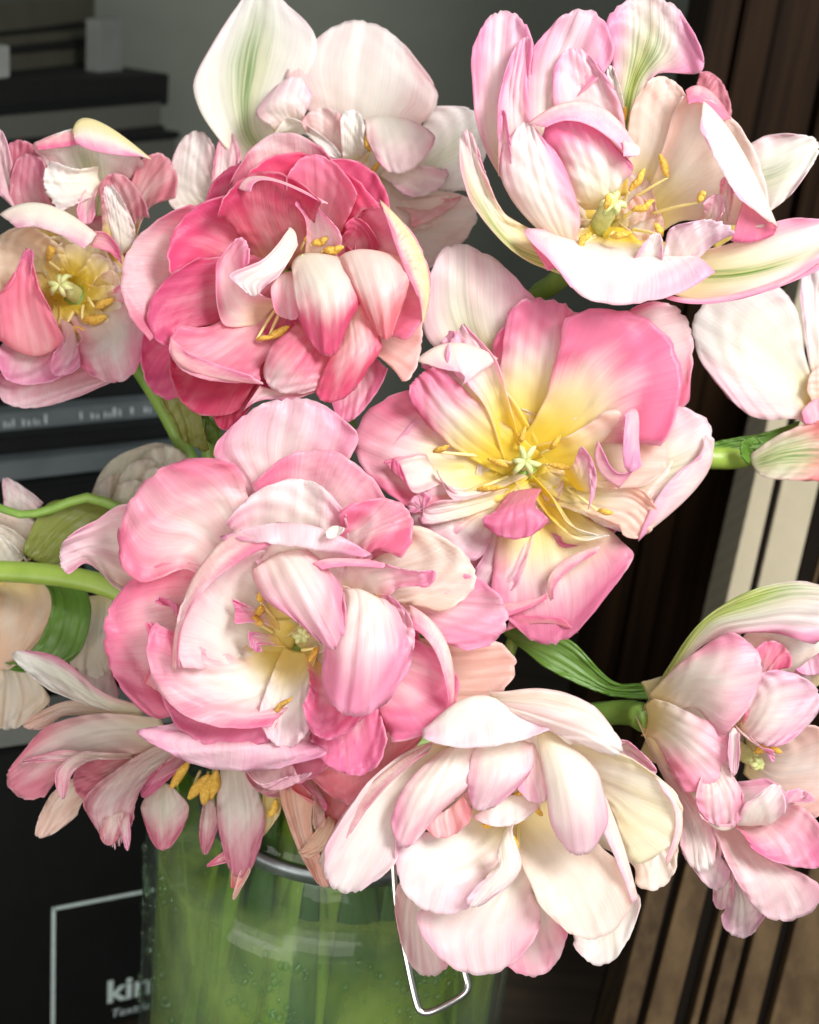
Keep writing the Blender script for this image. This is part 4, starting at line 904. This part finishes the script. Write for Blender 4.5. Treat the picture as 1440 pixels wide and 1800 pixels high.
t.P('820 740 40/780 702 820 692 872 680 100/770 600 820 600 870 610 136/768 516 830 496 882 560 144', al=0, e=.1, tp=0, y=.2, ru=8)
t.P('900 560 60/880 545 960 528 1062 540 110/898 640 1020 645 1182 610 150 -14/955 762 1062 780 1175 690 140', tint='soft', al=.04, e=.5, tp=.2, y=0)
t.P('960 780 30/960 800 1000 770 1062 740 70/1075 895 1200 860 1274 772 100', tint='soft', al=.04, tp=.25, y=0)
t.P('800 780 20/700 720 780 740 880 700 60/730 800 850 860 920 800 70', tint='peach', al=.2)
t.stamen(925, 765, 110, 60, 30, 6); t.stamen(890, 650, 120, 100, 30, 5)
rootstem(t, [(640, 420, 2960), (600, 900, 3080)], (0, .6))

# --- white tulip at the right edge
t = Tulip('cool white tulip with green backed outer petal at the linen books', (1100, 480, 2.903), 2860, (985, 740), dict(pm=1.1, tint='lilac', al=.03, e=.35, tp=.1, y=.5, yl=.3, cup=10))
t.P('985 700 0/925 480 880 560 880 745 34/840 140 640 400 665 725 58/722 52 352 212 482 605 56', e=.4, bias=.7, tp=.08, g=.10, gw=.6, gs=-.2)
t.P('1000 660 10/920 350 970 400 1060 400 40/884 60 965 -70 1090 60 56', tint='lilac', al=.12)
t.P('1010 700 26/930 610 960 600 1060 560 46/928 585 962 490 1060 440 56', tint='peach', al=.5)
t.P('1020 740 40/904 702 960 648 1050 640 60/914 776 980 764 1060 745 66', tint='pink', al=.5, y=0)
t.P('640 960 20/650 920 652 970 690 1030 30/800 820 800 930 800 1052 54/1060 735 1095 900 1060 1055 60', tint='coral', al=.1, e=.1, tp=.9, g=.7, gs=.0, gw=.8, y=0)
tube('stem', [at(1320, 800, 2900), at(1290, 805, 2880), at(1240, 805, 2860), at(1180, 800, 2870), at(1050, 900, 2930), np.array(jarpt(.5, .5, .012)), np.array(jarpt(-.3, -.3, -.245))], [24*K, 25*K, 24*K, 22*K, 20*K, 20*K, 20*K], STEM_PALE, t.e, sides=14, steps=48)
t.leaf('880 780 -10/700 820 690 850 680 900 -10/520 850 500 890 500 930 -6/410 880 405 920 400 960 0', LEAF)
t.leaf('640 950 25/590 930 610 900 640 880 40/590 860 640 840 710 865 50', LEAF)

# --- drooping tulip with open petals, lower left
t = Tulip('drooping dusty pink tulip with torn petals hanging over the black box', (0, 1120, 2.4), 2720, (800, 480), dict(tint='dusty', al=.3, e=.35, tp=.4, y=.1, yl=.3, cup=8))
t.P('600 330 0/430 230 440 280 400 292 30/250 90 240 160 220 225 56/120 54 52 75 120 155 66', tint='pink', al=.0, e=.5, bias=-.9, tp=.0, g=.1)
t.P('560 330 -20/300 270 290 300 280 330 10/130 330 100 380 190 390 20', tint='peach', al=.35, y=0)
t.P('700 400 0/420 325 450 400 470 500 46/200 380 220 480 280 560 74/72 512 30 625 152 714 70', tint='dusty', al=.1, tp=.7, e=.4, fr=.1)
t.P('640 480 0/450 500 450 560 440 600 36/338 530 308 610 352 700 46', tint='dusty', al=.7)
t.P('560 500 20/460 490 440 500 450 515 70/260 480 250 500 260 520 86/95 522 92 527 98 532 90', tint='soft', al=.1, y=0)
t.P('520 520 5/240 640 300 640 352 690 40/150 790 176 848 312 772 52', tint='peach', al=.5, e=.3, bias=.6, y=0)
t.P('420 490 70/330 490 346 505 358 530 92/244 560 274 560 302 580 112/234 640 264 684 282 652 112', tint='soft', al=.15, y=0)
t.P('730 460 20/520 540 580 560 640 580 60/358 690 470 720 572 690 92/400 800 485 900 562 815 92', tint='dusty', al=.25, tp=.25, fr=1.4, y=0, ru=9, nu=45)
t.P('440 760 80/440 770 470 760 520 740 96/418 840 450 878 492 866 98', tint='dusty', al=.25, y=0, fr=.3)
t.P('520 740 84/500 770 520 770 545 760 98/520 860 540 900 552 830 98', tint='soft', al=.2, y=0)
t.P('770 490 24/650 570 680 580 730 580 60/598 620 600 676 655 652 70', tint='pink', al=.6, y=0)
t.P('690 620 20/640 642 690 622 742 645 40/598 720 690 740 794 730 58/643 872 690 900 744 862 50', tint='dusty', al=.1, tp=.7, g=.15, y=0)
t.P('880 660 40/858 710 880 700 908 715 60/842 800 880 800 916 800 70/846 885 868 918 900 870 66', tint='dusty', al=.35, y=0)
t.P('990 500 40/930 570 990 555 1056 570 66/918 740 1010 740 1114 740 94 -8/955 965 1020 1015 1088 930 92', tint='dusty', al=.1, tp=.75, y=.1)
t.P('980 880 70/960 890 970 910 975 940 80/880 955 872 966 880 968 86', tint='pink', al=.5, y=0)
t.P('1020 980 80/980 980 1010 1000 1050 980 88/975 1060 985 1060 1000 1060 92', tint='coral', al=.4, y=0)
t.P('1040 980 84/1010 1000 1030 1010 1052 995 94/980 1100 986 1108 995 1100 96', tint='peach', al=.6, y=0)
t.P('1120 600 50/1110 700 1130 690 1186 680 70/1100 820 1130 800 1175 750 80/1098 845 1108 840 1120 830 80', tint='peach', al=.1, y=.5, yl=1.4)
t.stamen(760, 580, 60, 55, 56, 10, 800, 480); t.stamen(840, 630, 66, 50, 56, 11, 850, 500); t.stamen(880, 640, 72, 70, 56, 12, 880, 500); t.stamen(905, 620, 76, 80, 52, 10, 900, 500); t.stamen(1150, 720, 96, 65, 34, 8, 1130, 640)
rootstem(t, [(400, 1330, 2820)], (-.5, -.3))

# --- coral strands under the big tulip
t = Tulip('coral tulip with twisted narrow petals dangling onto the jar neck', (250, 1350, 2.149), 2660, (700, 0), dict(tint='coral', al=.45, e=.3, tp=.2, y=0, cup=10))
t.P('600 0 0/522 90 570 80 650 100 30/560 230 600 240 640 220 46/610 350 650 380 690 380 56/640 400 680 450 720 440 54', tint='peach', al=.7, e=.4, fr=.1)
t.P('700 -10 0/560 70 680 120 800 110 36/670 150 720 200 790 140 46/690 280 720 300 740 260 50', tint='coral', al=.75)
t.P('720 180 20/700 190 710 200 725 210 60/640 260 660 280 700 290 70/600 320 590 320 620 350 66', tint='peach', al=.75)
t.P('640 40 10/600 60 660 90 700 140 50/640 100 670 130 690 170 56', tint='pink', al=.5)
t.P('660 100 30/650 130 665 160 690 190 60/645 220 665 240 690 225 66', tint='peach', al=.6)
t.P('560 -20 -10/400 0 480 60 560 60 20/390 40 480 110 560 80 30', tint='dusty', al=.45)
rootstem(t, [(600, 1400, 2740)], (.15, -.2))

# --- cream tulips at the left edge
t = Tulip('cream tulip half hidden behind green leaves at the glossy stack', (0, 640, 2.648), 2900, (30, 1000), dict(tint='tan', al=.25, e=.3, tp=.1, y=.3, yl=.4, cup=10))
t.P('60 760 -30/20 660 80 670 190 650 0/10 540 60 540 200 640 10', tint='lilac', al=.1, y=0)
t.P('0 900 0/-40 720 60 730 190 750 20/-20 680 100 700 190 760 24', tint='tan', al=.2)
t.P('-40 960 0/-40 760 60 800 140 850 30/-30 740 40 760 90 800 40', al=.05)
t.P('-60 1020 0/-40 820 40 860 110 900 40/-30 770 60 840 130 930 50', y=.6, al=.05)
t.P('30 1000 -10/-20 1040 120 1100 240 1040 20/-40 1200 100 1250 245 1180 40/-40 1390 40 1420 160 1320 50', tint='tan', al=.6, y=.3)
t.P('-20 1250 0/-30 1400 60 1420 140 1430 30/-30 1560 90 1560 225 1560 48/-30 1690 60 1700 150 1650 50', tint='tan', al=.2, e=.35, cr=3)
t.P('80 1450 0/130 1440 190 1500 220 1550 20/120 1480 200 1560 230 1600 30', tint='lilac', al=.3)
t.P('420 1080 -40/400 1110 450 1110 520 1100 -30/330 1380 420 1380 500 1370 -20/340 1420 430 1460 540 1440 -20', tint='tan', al=.05, g=.12)
t.P('440 1300 -50/340 1390 430 1390 500 1370 -30/400 1560 480 1560 560 1560 -20', tint='dusty', al=.25)
t.P('150 900 -60/180 900 240 860 300 900 -50/140 1150 300 1200 420 1100 -50', tint='tan', al=.5)
t.leaf('490 640 0/400 625 440 660 470 720 10/220 660 300 740 370 840 40 10/95 880 150 910 240 950 60', OLIVE)
t.leaf('240 1000 30/235 1060 320 1070 405 1070 60/238 1160 330 1190 415 1200 80/180 1300 270 1350 340 1370 76/60 1390 90 1400 130 1430 50/-10 1380 -10 1395 -10 1410 30', LEAF)
tube('stem', [at(-40, 1003, 2790), at(40, 1006, 2780), at(130, 1016, 2770), at(210, 1040, 2760), at(300, 1110, 2780), at(420, 1300, 2860), np.array(jarpt(-.3, 0, 0)), np.array(jarpt(.3, .2, -.245))], [23*K]*8, STEM_PALE, t.e, sides=14, steps=48)
tube('stem', [at(-20, 885, 2830), at(40, 905, 2825), at(90, 895, 2825), at(165, 876, 2840), at(300, 960, 2900), at(450, 1300, 2950), np.array(jarpt(-.2, .3, 0)), np.array(jarpt(.2, -.3, -.245))], [9*K, 9*K, 10*K, 11*K, 12*K, 12*K, 12*K, 12*K], STEM, t.e, sides=12, steps=48)

t = Tulip('small greenish cream bud tucked behind the big pink tulip', (0, 640, 2.648), 3000, (640, 620), dict(tint='tan', al=.08, e=.2, tp=.1, y=.1, yl=.4, cup=-34, g=.16, gw=.8, ru=10, cm=.1))
t.P('600 700 -10/470 720 560 640 660 560 0/430 600 560 440 900 440 10/540 500 700 370 890 425 6', nv=19)
t.P('560 720 20/450 700 490 660 540 640 50/425 600 480 540 570 500 50', nv=19)
t.P('620 680 30/520 670 600 600 700 600 60/560 520 660 440 780 500 70', nv=19)
t.P('640 680 40/530 640 590 620 660 640 80/545 560 620 540 700 560 86', nv=19)
t.P('700 640 30/690 560 760 540 830 560 60/650 430 770 380 890 440 60', nv=19)
t.P('660 660 46/630 600 700 590 760 620 84/660 520 720 480 800 520 90', nv=19)
t.P('620 690 50/600 650 640 640 690 650 94/610 580 660 570 700 600 98', nv=19)
rootstem(t, [(330, 960, 3050)], (-.3, .7), 16)

# long leaf reaching right from under the wide open tulip, on its own stalk
t = Tulip('tulip shoot with a long green leaf reaching towards the sideways tulip', (880, 1100, 2.571), 2760, (60, 60), {})
t.e['category'] = 'leaf shoot'; t.e['group'] = ''; del t.e['group']; t.e.name = 'leaf_shoot'
t.leaf('10 10 0/60 10 60 40 70 80 10/300 60 260 130 230 200 30 8/500 250 480 275 450 300 30/610 265 600 290 580 325 10/720 235 715 280 715 330 -10', LEAF)
rootstem(t, [(860, 1220, 2800)], (.45, .1), 12)

# leaves standing in the water
def jar_leaf(t_e, a0, a1, r0, r1, zt_, zb, wd, mat):
    vs, fs = [], []; nv, nu = 18, 7
    for i in range(nv):
        q = i/(nv-1); a = math.radians(a0 + (a1-a0)*q); r = (r0 + (r1-r0)*q)*JR
        c = np.array([JA[0] + r*math.cos(a), JA[1] + r*math.sin(a), JA[2] + zt_ + (zb - zt_)*q])
        sd = np.array([-math.sin(a), math.cos(a), 0]); rd = np.array([math.cos(a), math.sin(a), 0])
        wq = wd*math.sin(math.pi*(0.015 + 0.955*q))**0.75
        for j in range(nu):
            s_ = -1 + 2*j/(nu-1); vs.append(c + sd*wq*s_ - rd*0.25*wq*s_*s_)
    for i in range(nv-1):
        for j in range(nu-1): fs.append((i*nu+j, i*nu+j+1, (i+1)*nu+j+1, (i+1)*nu+j))
    o = meshobj('leaf', vs, fs, mat, t_e)
    uv = o.data.uv_layers.new(name='UV'); li = np.empty(len(o.data.loops), int); o.data.loops.foreach_get('vertex_index', li)
    U = np.array([((k % nu)/(nu-1), (k//nu)/(nv-1)) for k in range(nu*nv)]); uv.data.foreach_set('uv', U[li].ravel())
    so = o.modifiers.new('thickness', 'SOLIDIFY'); so.thickness = .0008
LEAF_WET_LIT = leaf_material('wet_leaf_lit', (0.20, 0.34, 0.03), (0.56, 0.74, 0.14), 0.5)  # lit copy of the leaf green; brightness in the jar put into its colour
tl = [o for o in bpy.data.objects if o.name.startswith('tulip') and o.type == 'EMPTY']
rj = random.Random(11)
for i, a in enumerate(range(195, 345, 13)):
    jar_leaf(tl[i % len(tl)], a + rj.uniform(-8, 8), a + rj.uniform(-22, 22), rj.uniform(.42, .58), rj.uniform(.80, .93), rj.uniform(-.012, .03), rj.uniform(-.24, -.16), rj.uniform(.008, .017), [LEAF_WET_LIT, LEAF_WET_LIT, LEAF_WET_LIT, LEAF][i % 4])
for i, a in enumerate(range(20, 180, 26)):
    jar_leaf(tl[(i + 4) % len(tl)], a, a + rj.uniform(-30, 30), rj.uniform(.5, .9), rj.uniform(.5, .9), rj.uniform(-.02, .0), rj.uniform(-.2, -.12), rj.uniform(.010, .018), LEAF_WET_LIT)
DARK_WET = leaf_material('dark_wet_leaf', (0.02, 0.07, 0.008), (0.07, 0.16, 0.02), 0.2)  # darkened copy; leaf silhouettes in the bright jar put into its colour
for i, (a, b_, w_) in enumerate(((214, 222, .006), (241, 236, .008), (262, 270, .005), (283, 290, .011), (300, 296, .007), (318, 322, .009))):
    jar_leaf(tl[(i + 2) % len(tl)], a, b_, .60, .955, .012, -.22, w_, DARK_WET)
